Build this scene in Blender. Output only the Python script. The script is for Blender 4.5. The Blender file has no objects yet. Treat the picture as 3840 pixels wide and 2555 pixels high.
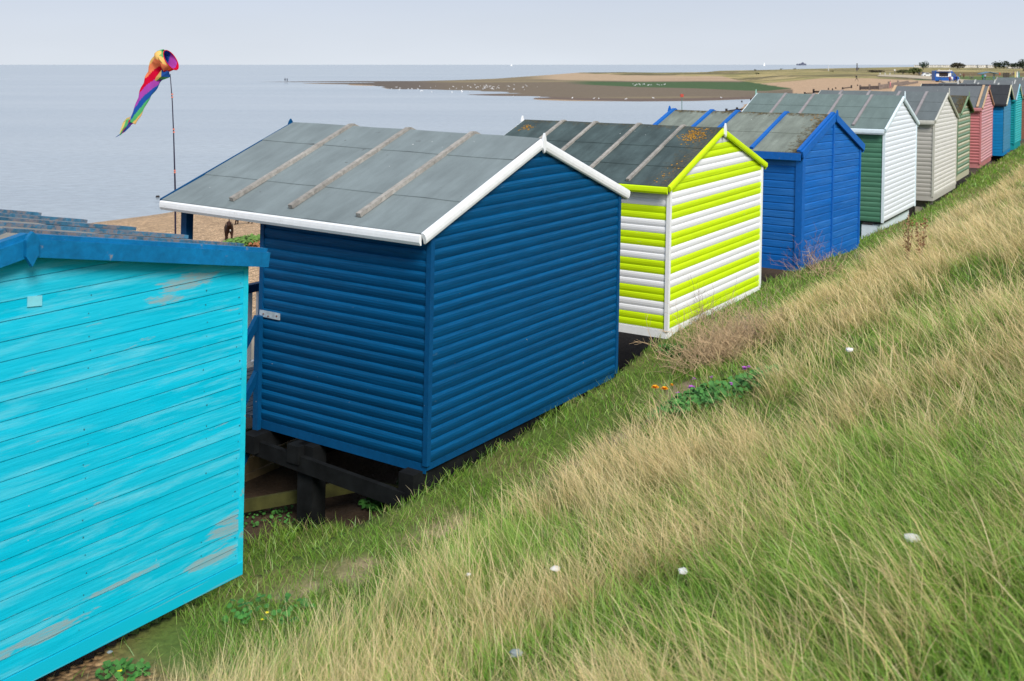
import bpy, bmesh, math, random
import numpy as np
from mathutils import Vector, noise as mnoise
random.seed(7); rng = np.random.default_rng(7)
S = bpy.context.scene
COL = S.collection
R = math.radians

# ------------------------------------------------------------------ camera
F = 3977.0            # focal length in photo pixels (photo 3840 x 2555)
CX, HY = 1920.0, 243.0
CAMZ = 7.0
cd = bpy.data.cameras.new('Camera')
cam = bpy.data.objects.new('Camera', cd); COL.objects.link(cam)
cam.location = (0, 0, CAMZ); cam.rotation_euler = (R(90), 0, 0)
cd.sensor_width = 36.0; cd.lens = 36.0 * F / 3840.0
cd.shift_y = -(1277.5 - HY) / 3840.0
cd.clip_start = 0.1; cd.clip_end = 90000
cd.dof.use_dof = True; cd.dof.focus_distance = 11.5; cd.dof.aperture_fstop = 4.0
S.camera = cam

# ------------------------------------------------------------------ world, sun
SUN_D = Vector((0.34, -0.84, 0.80)).normalized()      # towards the sun
w = bpy.data.worlds.new('World'); S.world = w; w.use_nodes = True
nt = w.node_tree; nt.nodes.clear()
sky = nt.nodes.new('ShaderNodeTexSky'); sky.sky_type = 'NISHITA'; sky.sun_disc = False
sky.sun_elevation = math.asin(SUN_D.z); sky.sun_rotation = math.atan2(SUN_D.x, SUN_D.y)
sky.air_density = 1.0; sky.dust_density = 2.0; sky.ozone_density = 2.0
hs = nt.nodes.new('ShaderNodeHueSaturation'); hs.inputs['Saturation'].default_value = 0.42
tc = nt.nodes.new('ShaderNodeTexCoord'); mp = nt.nodes.new('ShaderNodeMapping'); mp.inputs['Scale'].default_value = (1.2, 1.2, 5)
cn = nt.nodes.new('ShaderNodeTexNoise'); cn.inputs['Scale'].default_value = 1.6; cn.inputs['Detail'].default_value = 4
cr = nt.nodes.new('ShaderNodeValToRGB'); cr.color_ramp.elements[0].position = 0.35; cr.color_ramp.elements[1].position = 0.75
veil = nt.nodes.new('ShaderNodeMix'); veil.data_type = 'RGBA'
mfac = nt.nodes.new('ShaderNodeMath'); mfac.operation = 'MULTIPLY_ADD'; mfac.inputs[1].default_value = 0.14; mfac.inputs[2].default_value = 0.80
vsp = nt.nodes.new('ShaderNodeSeparateXYZ'); vrm = nt.nodes.new('ShaderNodeValToRGB')   # thin high cloud, paler towards the horizon
vrm.color_ramp.elements[0].position = 0.0; vrm.color_ramp.elements[0].color = (.79, .85, .93, 1)
vrm.color_ramp.elements[1].position = 0.5; vrm.color_ramp.elements[1].color = (.50, .59, .74, 1)
e_ = vrm.color_ramp.elements.new(0.07); e_.color = (.60, .675, .81, 1)
vsc = nt.nodes.new('ShaderNodeMix'); vsc.data_type = 'RGBA'; vsc.blend_type = 'MULTIPLY'; vsc.inputs[0].default_value = 1.0; vsc.inputs[7].default_value = (10, 10, 10, 1); vsc.clamp_result = False
bg = nt.nodes.new('ShaderNodeBackground'); bg.inputs['Strength'].default_value = 0.09
wo = nt.nodes.new('ShaderNodeOutputWorld')
L = nt.links.new
L(sky.outputs[0], hs.inputs['Color']); L(tc.outputs['Generated'], mp.inputs[0]); L(mp.outputs[0], cn.inputs['Vector'])
L(cn.outputs['Fac'], cr.inputs[0]); L(cr.outputs[0], mfac.inputs[0]); L(mfac.outputs[0], veil.inputs[0])
L(tc.outputs['Generated'], vsp.inputs[0]); L(vsp.outputs[2], vrm.inputs[0]); L(vrm.outputs[0], vsc.inputs[6]); L(vsc.outputs[2], veil.inputs[7]); L(hs.outputs[0], veil.inputs[6]); L(veil.outputs[2], bg.inputs['Color']); L(bg.outputs[0], wo.inputs['Surface'])
sl = bpy.data.lights.new('sun', 'SUN'); sl.energy = 3.4; sl.angle = R(22); sl.color = (1.0, 0.95, 0.87)
so = bpy.data.objects.new('sun', sl); COL.objects.link(so); so.location = (20, -20, 40)
so.rotation_euler = (-SUN_D).to_track_quat('-Z', 'Y').to_euler()
S.view_settings.view_transform = 'Standard'; S.view_settings.look = 'None'
S.view_settings.exposure = 0.22; S.view_settings.gamma = 1.0
S.cycles.max_bounces = 6; S.cycles.diffuse_bounces = 3; S.cycles.transparent_max_bounces = 6

# ------------------------------------------------------------------ helpers
def tag(o, label=None, cat=None, group=None, kind=None):
    if label: o['label'] = label
    if cat: o['category'] = cat
    if group: o['group'] = group
    if kind: o['kind'] = kind
    return o
def empty(name, loc=(0, 0, 0), rz=0, **k):
    o = bpy.data.objects.new(name, None); COL.objects.link(o); o.location = loc; o.rotation_euler = (0, 0, rz)
    o.empty_display_size = 0.2
    return tag(o, **k)
def linkm(name, me, parent=None, loc=None):
    o = bpy.data.objects.new(name, me); COL.objects.link(o)
    if parent: o.parent = parent
    if loc is not None: o.location = loc
    return o
def copy_tree(o, parent=None):
    c = o.copy(); COL.objects.link(c)
    if parent: c.parent = parent
    for ch in o.children: copy_tree(ch, c)
    return c
V = lambda *a: np.array(a, float)
def unit(v): v = np.array(v, float); return v / (np.linalg.norm(v) + 1e-12)

class MB:
    """collects faces in world (or local) space, builds ONE mesh object"""
    def __init__(s): s.v = []; s.f = []; s.m = []; s.uv = []
    def face(s, pts, mi=0, uv=None):
        n = len(s.v); s.v += [tuple(p) for p in pts]; s.f.append(tuple(range(n, n + len(pts)))); s.m.append(mi)
        s.uv += list(uv) if uv is not None else [(0, 0)] * len(pts)
    def box8(s, c, mi=0):                      # 8 corners: bottom 4 ccw, top 4
        n = len(s.v); s.v += [tuple(p) for p in c]
        for q in ((3, 2, 1, 0), (4, 5, 6, 7), (0, 1, 5, 4), (1, 2, 6, 5), (2, 3, 7, 6), (3, 0, 4, 7)):
            s.f.append(tuple(n + i for i in q)); s.m.append(mi); s.uv += [(0, 0)] * 4
    def box(s, x0, x1, y0, y1, z0, z1, mi=0, fn=None):
        c = [(x0, y0, z0), (x1, y0, z0), (x1, y1, z0), (x0, y1, z0), (x0, y0, z1), (x1, y0, z1), (x1, y1, z1), (x0, y1, z1)]
        if fn: c = [fn(*p) for p in c]
        s.box8(c, mi)
    def beam(s, p0, p1, side, wd, ht, mi=0):   # bar from p0 to p1, side vector gives width axis
        p0 = V(*p0); p1 = V(*p1); d = unit(p1 - p0); sd = unit(V(*side) - d * np.dot(side, d)); up = np.cross(sd, d)
        c = [p + sd * a * wd / 2 + up * b * ht / 2 for (p, a, b) in
             ((p0, -1, -1), (p0, 1, -1), (p1, 1, -1), (p1, -1, -1), (p0, -1, 1), (p0, 1, 1), (p1, 1, 1), (p1, -1, 1))]
        s.box8(c, mi)
    def sweep(s, prof, p0, p1, ax, ay, mi=0, bend=None):    # closed 2D profile along p0->p1
        p0 = V(*p0); p1 = V(*p1); n = len(prof); b = len(s.v)
        for p in (p0, p1):
            for (x, y) in prof: s.v.append(tuple(p + ax * x + ay * y))
        for i in range(n):
            j = (i + 1) % n; s.f.append((b + i, b + j, b + n + j, b + n + i)); s.m.append(mi); s.uv += [(0, 0)] * 4
        s.f.append(tuple(b + i for i in reversed(range(n)))); s.m.append(mi); s.uv += [(0, 0)] * n
        s.f.append(tuple(b + n + i for i in range(n))); s.m.append(mi); s.uv += [(0, 0)] * n
    def tube(s, pts, rad, n=8, mi=0, flat=1.0, ref=(0.3, 0.2, 1), mfn=None, caps=True):
        pts = [V(*p) for p in pts]; rings = []
        for i, p in enumerate(pts):
            d = unit(pts[min(i + 1, len(pts) - 1)] - pts[max(i - 1, 0)])
            a = unit(np.cross(d, ref)); c = np.cross(d, a)
            r = rad[i] if hasattr(rad, '__len__') else rad
            rings.append([len(s.v) + k for k in range(n)])
            for k in range(n):
                t = 2 * math.pi * k / n; s.v.append(tuple(p + a * math.cos(t) * r + c * math.sin(t) * r * flat))
        for i in range(len(rings) - 1):
            for k in range(n):
                j = (k + 1) % n; s.f.append((rings[i][k], rings[i][j], rings[i + 1][j], rings[i + 1][k]))
                s.m.append(mfn(i, k) if mfn else mi); s.uv += [(0, 0)] * 4
        if caps:
            s.f.append(tuple(reversed(rings[0]))); s.m.append(mi); s.uv += [(0, 0)] * n
            s.f.append(tuple(rings[-1])); s.m.append(mfn(len(rings) - 2, 0) if mfn else mi); s.uv += [(0, 0)] * n
    def build(s, name, mats, parent=None, loc=None, smooth=False, origin=None):
        """origin: world point subtracted from the verts; defaults to parent's world location"""
        og = origin
        if og is None and parent is not None:
            q = parent; og = Vector((0, 0, 0))
            while q is not None: og = og + q.location; q = q.parent
        v = np.array(s.v, float)
        if og is None and parent is None and loc is None:
            c = v.mean(0); og = Vector((c[0], c[1], v[:, 2].min()))
            loc = og
        if og is not None: v = v - np.array(og)
        me = bpy.data.meshes.new(name); me.from_pydata([tuple(p) for p in v], [], s.f); me.update()
        if not isinstance(mats, (list, tuple)): mats = [mats]
        for m in mats: me.materials.append(m)
        me.polygons.foreach_set('material_index', s.m)
        ul = me.uv_layers.new(name='UVMap'); ul.data.foreach_set('uv', np.array(s.uv, float).ravel())
        if smooth: me.polygons.foreach_set('use_smooth', [True] * len(s.f))
        return linkm(name, me, parent, loc)

# ------------------------------------------------------------------ materials
class NT:
    def __init__(s, name):
        s.mat = bpy.data.materials.new(name); s.mat.use_nodes = True; s.t = s.mat.node_tree; s.t.nodes.clear()
        s.out = s.n('ShaderNodeOutputMaterial')
    def n(s, ty, **k):
        nd = s.t.nodes.new(ty)
        for a, b in k.items(): setattr(nd, a, b)
        return nd
    def l(s, a, b): s.t.links.new(a, b)
    def put(s, sock, v):
        if hasattr(v, 'node'): s.l(v, sock)
        elif isinstance(v, tuple) and len(v) == 3 and sock.type == 'RGBA': sock.default_value = v + (1,)
        else: sock.default_value = v
    def coord(s, kind='Object', scale=(1, 1, 1), rot=(0, 0, 0)):
        c = s.n('ShaderNodeTexCoord'); m = s.n('ShaderNodeMapping'); m.inputs['Scale'].default_value = scale
        m.inputs['Rotation'].default_value = rot; s.l(c.outputs[kind], m.inputs[0]); return m.outputs[0]
    def noise(s, co, scale=5, detail=4, rough=0.55, dist=0):
        x = s.n('ShaderNodeTexNoise'); s.l(co, x.inputs['Vector']); x.inputs['Scale'].default_value = scale
        x.inputs['Detail'].default_value = detail; x.inputs['Roughness'].default_value = rough; x.inputs['Distortion'].default_value = dist
        return x.outputs['Fac']
    def ramp(s, f, stops, interp='LINEAR'):
        x = s.n('ShaderNodeValToRGB'); s.l(f, x.inputs[0]); cr = x.color_ramp; cr.interpolation = interp
        while len(cr.elements) < len(stops): cr.elements.new(0.5)
        for e, (p, c) in zip(cr.elements, stops):
            e.position = p; e.color = (c + (1,)) if isinstance(c, tuple) else (c, c, c, 1)
        return x.outputs[0]
    def mix(s, f, a, b, mode='MIX'):
        x = s.n('ShaderNodeMix', data_type='RGBA', blend_type=mode); s.put(x.inputs[0], f); s.put(x.inputs[6], a); s.put(x.inputs[7], b)
        return x.outputs[2]
    def math(s, op, a, b=0.0, c=0.0):
        x = s.n('ShaderNodeMath', operation=op); s.put(x.inputs[0], a); s.put(x.inputs[1], b); s.put(x.inputs[2], c); return x.outputs[0]
    def bump(s, h, strength=0.3, dist=0.01, normal=None):
        x = s.n('ShaderNodeBump'); s.put(x.inputs['Strength'], strength); x.inputs['Distance'].default_value = dist; s.l(h, x.inputs['Height'])
        if normal is not None: s.l(normal, x.inputs['Normal'])
        return x.outputs[0]
    def bsdf(s, col, rough=0.6, normal=None, spec=0.3, **k):
        x = s.n('ShaderNodeBsdfPrincipled'); s.put(x.inputs['Base Color'], col); s.put(x.inputs['Roughness'], rough)
        x.inputs['Specular IOR Level'].default_value = spec
        if normal is not None: s.l(normal, x.inputs['Normal'])
        for a, b in k.items(): s.put(x.inputs[a], b)
        s.l(x.outputs[0], s.out.inputs[0]); s.b = x; return s.mat

def plain(name, rgb, rough=0.6, var=0.15, scale=8, spec=0.3, metal=0.0):
    t = NT(name); co = t.coord(); f = t.noise(co, scale, 5)
    c = t.mix(1.0, rgb, t.ramp(f, [(0.3, 1 - var), (0.7, 1 + var)]), 'MULTIPLY')
    nb = t.bump(t.noise(co, scale * 6, 3), 0.15, 0.003)
    m = t.bsdf(c, rough, nb, spec); t.b.inputs['Metallic'].default_value = metal; return m

def painted(name, rgb, wear=0.0, bare=(0.30, 0.24, 0.17), fade=None, rough=0.55, uv=True, grain=0.5, dirt=0.12, spec=0.25, chalk=None, patches=None):
    """painted timber: UV u runs along the board, v up (metres)"""
    t = NT(name)
    k = 'UV' if uv else 'Object'
    a = (0.9, 22, 1) if uv else (6, 6, 6)
    g = t.noise(t.coord(k, a), 3.0, 6, 0.6, 0.4)
    g2 = t.noise(t.coord(k, (7, 140, 1) if uv else (25, 25, 25)), 1.0, 4, 0.7, 0.2)
    big = t.noise(t.coord(k, (0.35, 1.3, 1) if uv else (1.5, 1.5, 1.5)), 1.6, 4)
    pb = t.noise(t.coord(k, (0.05, 9.0, 1) if uv else (1, 1, 1)), 1.0, 1)
    c = t.mix(1.0, rgb, t.ramp(g, [(0.3, 1 - dirt), (0.7, 1 + dirt)]), 'MULTIPLY')
    c = t.mix(1.0, c, t.ramp(pb, [(0.35, 1 - dirt * 0.6), (0.65, 1 + dirt * 0.6)]), 'MULTIPLY')
    if chalk:
        cm = t.noise(t.coord('UV', (1.0, 11, 1)), 1.0, 7, .68, .3); c = t.mix(t.math('MULTIPLY', t.ramp(cm, [(.50, 0.0), (.68, .85)]), t.ramp(g2, [(.3, .35), (.65, 1.0)])), c, chalk)
    if fade: c = t.mix(t.ramp(big, [(0.40, 0.0), (0.72, 0.85)]), c, t.mix(t.ramp(g, [(0.3, 0.0), (0.75, 1.0)]), c, fade))
    if patches:
        gs = t.n('ShaderNodeSeparateXYZ'); t.l(t.coord('Generated'), gs.inputs[0]); pm = None
        for (cx_, cz_, rx_, rz_) in patches:
            q1 = t.math('DIVIDE', t.math('SUBTRACT', gs.outputs[0], cx_), rx_); q2 = t.math('DIVIDE', t.math('SUBTRACT', gs.outputs[2], cz_), rz_)
            e = t.math('SUBTRACT', 1.0, t.math('ADD', t.math('MULTIPLY', q1, q1), t.math('MULTIPLY', q2, q2))); pm = e if pm is None else t.math('MAXIMUM', pm, e)
        wn = t.noise(t.coord('UV', (2.2, 14, 1)), 2.0, 7, .65, .3)
        pmk = t.ramp(t.math('ADD', t.math('MULTIPLY', t.math('MAXIMUM', pm, -1.5), .28), wn), [(.62, 0.0), (.72, .65)])
        c = t.mix(t.math('MULTIPLY', pmk, t.ramp(g2, [(.30, .25), (.55, 1.0)])), c, bare)
    if wear > 0:
        wm = t.noise(t.coord(k, (1.1, 7, 1) if uv else (5, 5, 5)), 2.2, 7, 0.62, 0.3)
        m1 = t.ramp(wm, [(0.70 - wear * 0.14, 0.0), (0.745 - wear * 0.14, 1.0)])
        m2 = t.ramp(g2, [(0.38, 0.0), (0.58, 1.0)])
        mk = t.math('MULTIPLY', m1, m2)
        c = t.mix(t.math('MULTIPLY', mk, 0.75), c, bare)
    spk = t.noise(t.coord(k, (30, 30, 30)), 1.0, 1)
    c = t.mix(t.ramp(spk, [(0.80, 0.0), (0.83, 0.5)]), c, (0.45, 0.45, 0.42))
    h = t.mix(0.5, g, g2)
    return t.bsdf(c, rough, t.bump(h, grain, 0.004), spec)

def felt(name, rgb, var=0.12, moss=0.0, lichen=0.0, rough=0.95):
    """mineral felt: UV u along the ridge from the land end, v down the slope"""
    t = NT(name); uv = t.coord('UV'); ob = t.coord('UV', (1, 1, 1))
    gr = t.noise(uv, 260, 2, 0.8); bigc = t.noise(uv, 2.2, 5); st = t.noise(t.coord('UV', (3.5, 0.8, 1)), 2.0, 6, 0.65)
    c = t.mix(1.0, rgb, t.ramp(gr, [(0.25, 0.78), (0.75, 1.22)]), 'MULTIPLY')
    c = t.mix(1.0, c, t.ramp(bigc, [(0.3, 1 - var), (0.7, 1 + var)]), 'MULTIPLY')
    c = t.mix(1.0, c, t.ramp(st, [(0.3, 1 - var), (0.7, 1 + var)]), 'MULTIPLY')
    dk = t.noise(t.coord('UV', (6, 14, 1)), 1.0, 3, 0.5)
    c = t.mix(t.ramp(dk, [(0.715, 0.0), (0.735, 0.6)]), c, (0.05, 0.045, 0.045))
    dp = t.noise(t.coord('UV', (9, 16, 1)), 1.3, 1, 0.5)
    c = t.mix(t.ramp(dp, [(0.795, 0.0), (0.81, 0.9)]), c, (0.75, 0.75, 0.73))
    sp = t.n('ShaderNodeSeparateXYZ'); t.l(uv, sp.inputs[0])
    if moss > 0:
        e1 = t.math('SUBTRACT', 1.0, t.math('MULTIPLY', sp.outputs[0], 2.2))       # near the gable end
        e2 = t.math('SUBTRACT', 0.9, t.math('MULTIPLY', sp.outputs[1], 5.0))       # along the ridge
        ed = t.math('MAXIMUM', e1, e2); n1 = t.noise(uv, 9, 7, 0.7)
        mk = t.ramp(t.math('ADD', t.math('MULTIPLY', ed, 0.35), n1), [(0.62, 0.0), (0.78, 1.0)])
        c = t.mix(t.math('MULTIPLY', mk, moss), c, t.mix(t.ramp(t.noise(uv, 30, 3), [(0.45, 0.0), (0.65, 1.0)]), (0.035, 0.03, 0.022), (0.16, 0.11, 0.03)))
    return t.bsdf(c, rough, t.bump(gr, 0.5, 0.003), 0.2)

# ------------------------------------------------------------------ row frame and terrain
LANG = 0.9786
UU = V(math.cos(LANG), math.sin(LANG), 0); VV = V(-math.sin(LANG), math.cos(LANG), 0)
ORG = V(-0.761, 9.419, 0)                  # near corner of the navy hut
def to_ab(x, y): return (x - ORG[0]) * UU[0] + (y - ORG[1]) * UU[1], (x - ORG[0]) * VV[0] + (y - ORG[1]) * VV[1]
def from_ab(a, b, z=0.0): p = ORG + UU * a + VV * b; return V(p[0], p[1], z)

def smooth(t): t = np.clip(t, 0, 1); return t * t * (3 - 2 * t)
def vnoise(x, y, sc, seed=0):
    """cheap tileless value noise"""
    x = np.asarray(x, float) / sc; y = np.asarray(y, float) / sc
    xi = np.floor(x); yi = np.floor(y); fx = x - xi; fy = y - yi; fx = fx * fx * (3 - 2 * fx); fy = fy * fy * (3 - 2 * fy)
    def h(i, j):
        v = np.sin(i * 127.1 + j * 311.7 + seed * 74.7) * 43758.5453
        return v - np.floor(v)
    return (h(xi, yi) * (1 - fx) + h(xi + 1, yi) * fx) * (1 - fy) + (h(xi, yi + 1) * (1 - fx) + h(xi + 1, yi + 1) * fx) * fy
def fbm(x, y, sc, seed=0, o=4):
    r = 0; am = 1; tt = 0
    for k in range(o): r = r + am * vnoise(x, y, sc / 2 ** k, seed + k * 13); tt += am; am *= 0.5
    return r / tt
Z0A = [-30, -9, -4, 0, 3.4, 5, 8.5, 12, 17, 22, 26, 28, 31, 34, 45, 80]
Z0Z = [3.35, 3.40, 3.33, 3.22, 3.40, 3.60, 3.62, 3.62, 3.58, 3.72, 4.0, 3.98, 4.12, 4.22, 4.5, 4.9]
WA = [-200, 25, 139, 187, 260, 500, 3000]; WB = [35, 35.3, 54, 69, 95, 220, 1500]     # waterline distance from the row
AX = [-3000, 900, 975, 1130, 1300, 1400, 1480, 1700, 1900, 2150, 2400, 2600, 2750, 2850, 3200, 6000]
AY = [243, 243, 308.5, 312, 316, 321, 338, 352, 367, 377, 381, 379, 374, 371, 362, 350]   # waterline of the sand flat (map rows)
EX = [-3000, 900, 975, 1250, 1560, 1700, 1850, 1905, 2060, 2180, 2400, 2650, 2800, 2900, 3000, 3200, 3400, 3840, 6000]
EY = [243, 243, 307, 305.5, 305, 302, 297, 294, 286, 279, 279.5, 278, 274, 270.5, 266, 260, 254.5, 249, 247]  # its far edge
DSX = [2180, 2600, 2900, 3200]; DSY = [88, 79, 66, 60]
CXx = [1900, 2130, 2400, 2600, 2850, 3000]; 
def zfun(x, y, detail=True):
    x = np.asarray(x, float); y = np.asarray(y, float)
    a, b = to_ab(x, y)
    z0 = np.interp(a, Z0A, Z0Z)
    # bank on the land side
    bb = -b
    up = np.where(bb < 0.75, 0.02 * bb, 0.02 * 0.75 + 0.40 * np.clip(bb - 0.75, 0, 5.0) - 0.0)
    up = np.where(bb > 5.75, 2.015 + 0.06 * (bb - 5.75), up)
    lump = (fbm(x, y, 1.6, 3, 3) - 0.5) * 0.22 * smooth((bb - 0.6) / 1.0) + (fbm(x, y, 0.5, 9, 2) - 0.5) * 0.05
    zb = z0 + up + lump
    # sea side under and past the huts
    drop = z0 - 2.50; shf = np.interp(a, [2.2, 3.2], [0.0, 1.1])
    zs = z0 - drop * smooth(np.clip(b - shf, 0, 3.2) / 1.65)
    bw = np.interp(a, WA, WB)
    wdt = np.interp(a, [0, 100, 200, 400], [29, 35, 30, 30])
    zbeach = 2.62 * np.clip((bw - b) / wdt, -3, 1) 
    zbeach = np.where(zbeach > 0, 2.62 * (np.clip(zbeach, 0, None) / 2.62) ** 0.85, zbeach * 0.6)
    zsea = np.minimum(np.where(b < 6, zs, 9), zbeach) + (fbm(x, y, 9, 5, 3) - 0.5) * 0.16 * smooth((b - 5) / 4)
    near = np.where(b < 0, zb, zsea)
    # far sand flat and dunes, laid out as a plan from the camera azimuth
    ys = np.where(y > 20, y, 20.0); X = CX + F * x / ys; Y0 = HY + 7.0 * F / ys
    sA = np.interp(X, AX, AY) - Y0; sE = Y0 - np.interp(X, EX, EY)
    h = np.minimum(sA, 1e3)
    wig = (fbm(x / 5.0, y, 26, 21, 4) - 0.5) * np.interp(X, [1000, 1350, 1750, 2400], [0.10, 1.0, 1.0, 0.35])
    hn = np.where(h > 0, h * 88 / np.interp(X, DSX, DSY), h)
    zf = np.interp(hn, [-60, -12, 0, 14, 50, 68, 80, 92, 110], [-1.5, -0.5, -0.02, 0.13, 0.26, 0.45, 1.1, 2.0, 2.35]) + wig * smooth(1.2 - np.abs(h) / 40.0)
    edge = np.interp(sE, [-6, 0, 2, 8], [-1.2, 0.0, 0.35, 3.0])
    zf = np.minimum(zf, edge + 0.0) 
    dn = (fbm(x, y, 34, 41, 4) - 0.45) * 1.6 * smooth((zf - 1.6) / 0.8)
    zf = np.where(y > 60, zf + dn, -3)
    # small far bar
    sb = np.exp(-((X - 1400) / 190.0) ** 4) * np.exp(-((Y0 - 296.5) / 1.3) ** 2)
    zf = np.maximum(zf, np.where(y > 60, -0.4 + 0.75 * sb, -3))
    z = np.maximum(near, zf)
    z = np.where(y > 150, np.minimum(z, np.interp(sE, [-4, 0, 2, 6], [-2.0, -0.3, 1.0, 9.0])), z)
    return np.maximum(z, -2.0)
def zat(x, y): return float(zfun(np.array([x]), np.array([y]))[0])
def hit(px, py, dmin=2.0, dmax=3000):
    """where the sight line through photo pixel (px,py) meets the land"""
    d = np.exp(np.linspace(math.log(dmin), math.log(dmax), 6000)); x = (px - CX) / F * d; z = CAMZ - (py - HY) / F * d
    g = zfun(x, d); i = np.argmax(z < np.maximum(g, 0.0))
    return V(x[i], d[i], max(g[i], 0.0))
def at(px, py, d): return V((px - CX) / F * d, d, CAMZ - (py - HY) / F * d)

def sm(c, m): return c
def terrain():
    inner = np.arange(-1200, 5000, 6.0); az = np.arctan2(inner - CX, F)
    az = np.concatenate([np.linspace(-math.pi, az[0] - 0.02, 70), az, np.linspace(az[-1] + 0.02, math.pi, 70)])
    d = np.concatenate([np.exp(np.linspace(math.log(0.8), math.log(2.4), 30))[:-1], np.exp(np.linspace(math.log(2.4), math.log(140), 400))[:-1], np.exp(np.linspace(math.log(140), math.log(3500), 330))])
    # radial distance measured along the view axis inside the cone keeps rows level
    A, D = np.meshgrid(az, d)
    c = np.cos(np.clip(A, -0.72, 0.72)); rr = D / c
    x = np.sin(A) * rr; y = np.cos(A) * rr
    z = zfun(x, y)
    behind = (y < 2) & (np.hypot(x, y) > 30)
    z = np.where(behind, np.maximum(z, 1.0), z)
    a, b = to_ab(x, y); X = CX + F * x / np.maximum(y, 1); Y0 = HY + 7 * F / np.maximum(y, 1)
    sA = np.interp(X, AX, AY) - Y0
    n1 = fbm(x, y, 1.1, 2); n2 = fbm(x, y, 14, 8); n3 = fbm(x / 6.0, y, 30, 18); n4 = fbm(x, y, 60, 28)
    n5 = fbm(x, y, 0.35, 33)
    C = np.zeros(x.shape + (4,)); 
    def lay(m, rgb, al=0.0):
        m = np.clip(m, 0, 1)[..., None]; C[..., :3] = C[..., :3] * (1 - m) + np.array(rgb) * m; C[..., 3:] = C[..., 3:] * (1 - m) + al * m
    lay(np.ones_like(x), (0.50, 0.36, 0.235), 1.0)                          # shingle
    wet = smooth((0.45 - z) / 0.3); lay(wet * 0.35, (0.30, 0.23, 0.17), 0.8)
    soil = smooth((5.2 - b) / 0.8); lay(soil, (0.075, 0.05, 0.032), 0.0)    # soil under huts
    turf = smooth((np.where((a > -2.3) & (a < .1), 1.85, np.where((a > 3.3) & (a < 5.2), 1.9, .45)) + .3 * (n1 - .5) - b) / 0.3); lay(turf, (0.10, 0.145, 0.03), 0.0)
    lay(turf * smooth((n1 - 0.56) / 0.15) * 0.5, (0.20, 0.17, 0.07), 0.0)
    pth = np.exp(-((b + 0.95 + 0.3 * np.sin(a * 0.9)) / 0.28) ** 2) * smooth((n1 - 0.46) / 0.1)
    pth = np.where((a > -4) & (a < 6), pth, pth * 0.3); lay(pth * .9, (0.44, 0.32, 0.21), 0.1)
    # stony strip along the aqua hut's foot
    gst = smooth((-b < 0.80 + 0.3 * n1).astype(float)) * smooth((-2.8 - a + 1.2 * (n1 - .5)) / 0.5) * smooth((1.3 + b) / 0.3); lay(gst, (0.24, 0.16, 0.085), 0.95)
    # distant zones
    far = (y > 100).astype(float)
    flat = far * smooth((sA + 2) / 3) 
    lay(flat, (0.235, 0.185, 0.105), 0.0)
    lay(flat * smooth((n3 - 0.5) / 0.12) * 0.8, (0.145, 0.11, 0.08), 0.0)
    lay(flat * smooth((14 - sA) / 10), (0.135, 0.095, 0.075), 0.0)
    lay(flat * smooth((1750 - X) / 250), (0.12, 0.095, 0.075), 0.0)
    A1 = np.interp(X, [2000, 2200, 2400, 2600, 2800, 2900, 3100], [62, 55, 49, 43, 28, 24, 20]); A2 = np.interp(X, [2000, 2200, 2600, 2900, 3100], [69, 69, 66, 54, 48])
    alg = far * smooth((sA - A1) / 2.0) * smooth((A2 - sA) / 2.0) * smooth((X - 2100) / 140) * smooth((3180 - X) / 100)
    alg *= smooth((n3 - 0.18) / 0.1)
    shg = far * smooth((sA - A2 + 3 * (n2 - .5)) / 2)
    lay(shg * smooth((X - 1950) / 150), (0.43, 0.31, 0.20), 0.15)
    lay(shg * smooth((n3 - 0.55) / 0.1) * 0.6 * smooth((X - 1950) / 150), (0.34, 0.225, 0.155), 0.1)
    lay(alg, (0.055, 0.10, 0.035), 0.0)
    dune = far * smooth((sA - np.interp(X, DSX, DSY) + 5 * (n2 - .5)) / 2.5) * smooth((X - 2150) / 60)
    # east side: beach sand, then dune grass, by distance
    east = (a > 120) & (b < np.interp(a, WA, WB) - 8)
    eg = east * smooth((y - np.interp(X, [2900, 3250, 3500, 3840], [335, 335, 300, 265]) + 45 * (n4 - .5)) / 14)
    es = east * (1 - eg); lay(es * smooth((a - 120) / 40), (0.46, 0.315, 0.20), 0.25)
    G = np.maximum(dune, eg)
    lay(G, (0.34, 0.275, 0.115), 0.0)
    n6 = fbm(x / 2.2, y, 22, 77, 3); lay(G * smooth((n6 - 0.52) / 0.06) * 0.7, (0.15, 0.12, 0.05), 0.0); lay(G * smooth((0.40 - n6) / 0.06) * 0.7, (0.42, 0.33, 0.14), 0.0)
    lay(G * smooth((n2 - 0.50) / 0.10) * 0.8, (0.19, 0.18, 0.065), 0.0)
    lay(G * smooth((n4 - 0.52) / 0.08) * 0.85, (0.115, 0.095, 0.045), 0.0)
    lay(G * smooth((0.38 - n2) / 0.08) * 0.8, (0.44, 0.34, 0.17), 0.0)
    lawn = far * smooth((X - 3420) / 30) * smooth((y - 292) / 4) * smooth((385 + 25 * n4 - y) / 6); lay(lawn, (0.085, 0.13, 0.035), 0.0)
    heath = far * smooth((X - 3350) / 120) * smooth((y - 400) / 20) * smooth((620 - y + 120 * (n4 - .5)) / 60); lay(heath * 0.8, (0.13, 0.085, 0.04), 0.0)
    sc = smooth((b - 2.5) / 2)
    C[..., :3] *= (0.86 + 0.28 * n5)[..., None]
    nr, nc = x.shape
    me = bpy.data.meshes.new('ground')
    idx = np.arange(nr * nc).reshape(nr, nc)
    q = np.stack([idx[:-1, :-1], idx[:-1, 1:], idx[1:, 1:], idx[1:, :-1]], -1).reshape(-1, 4)
    me.vertices.add(nr * nc); me.vertices.foreach_set('co', np.stack([x, y, z], -1).ravel())
    me.loops.add(q.size); me.loops.foreach_set('vertex_index', q.ravel().astype(np.int32))
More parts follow.
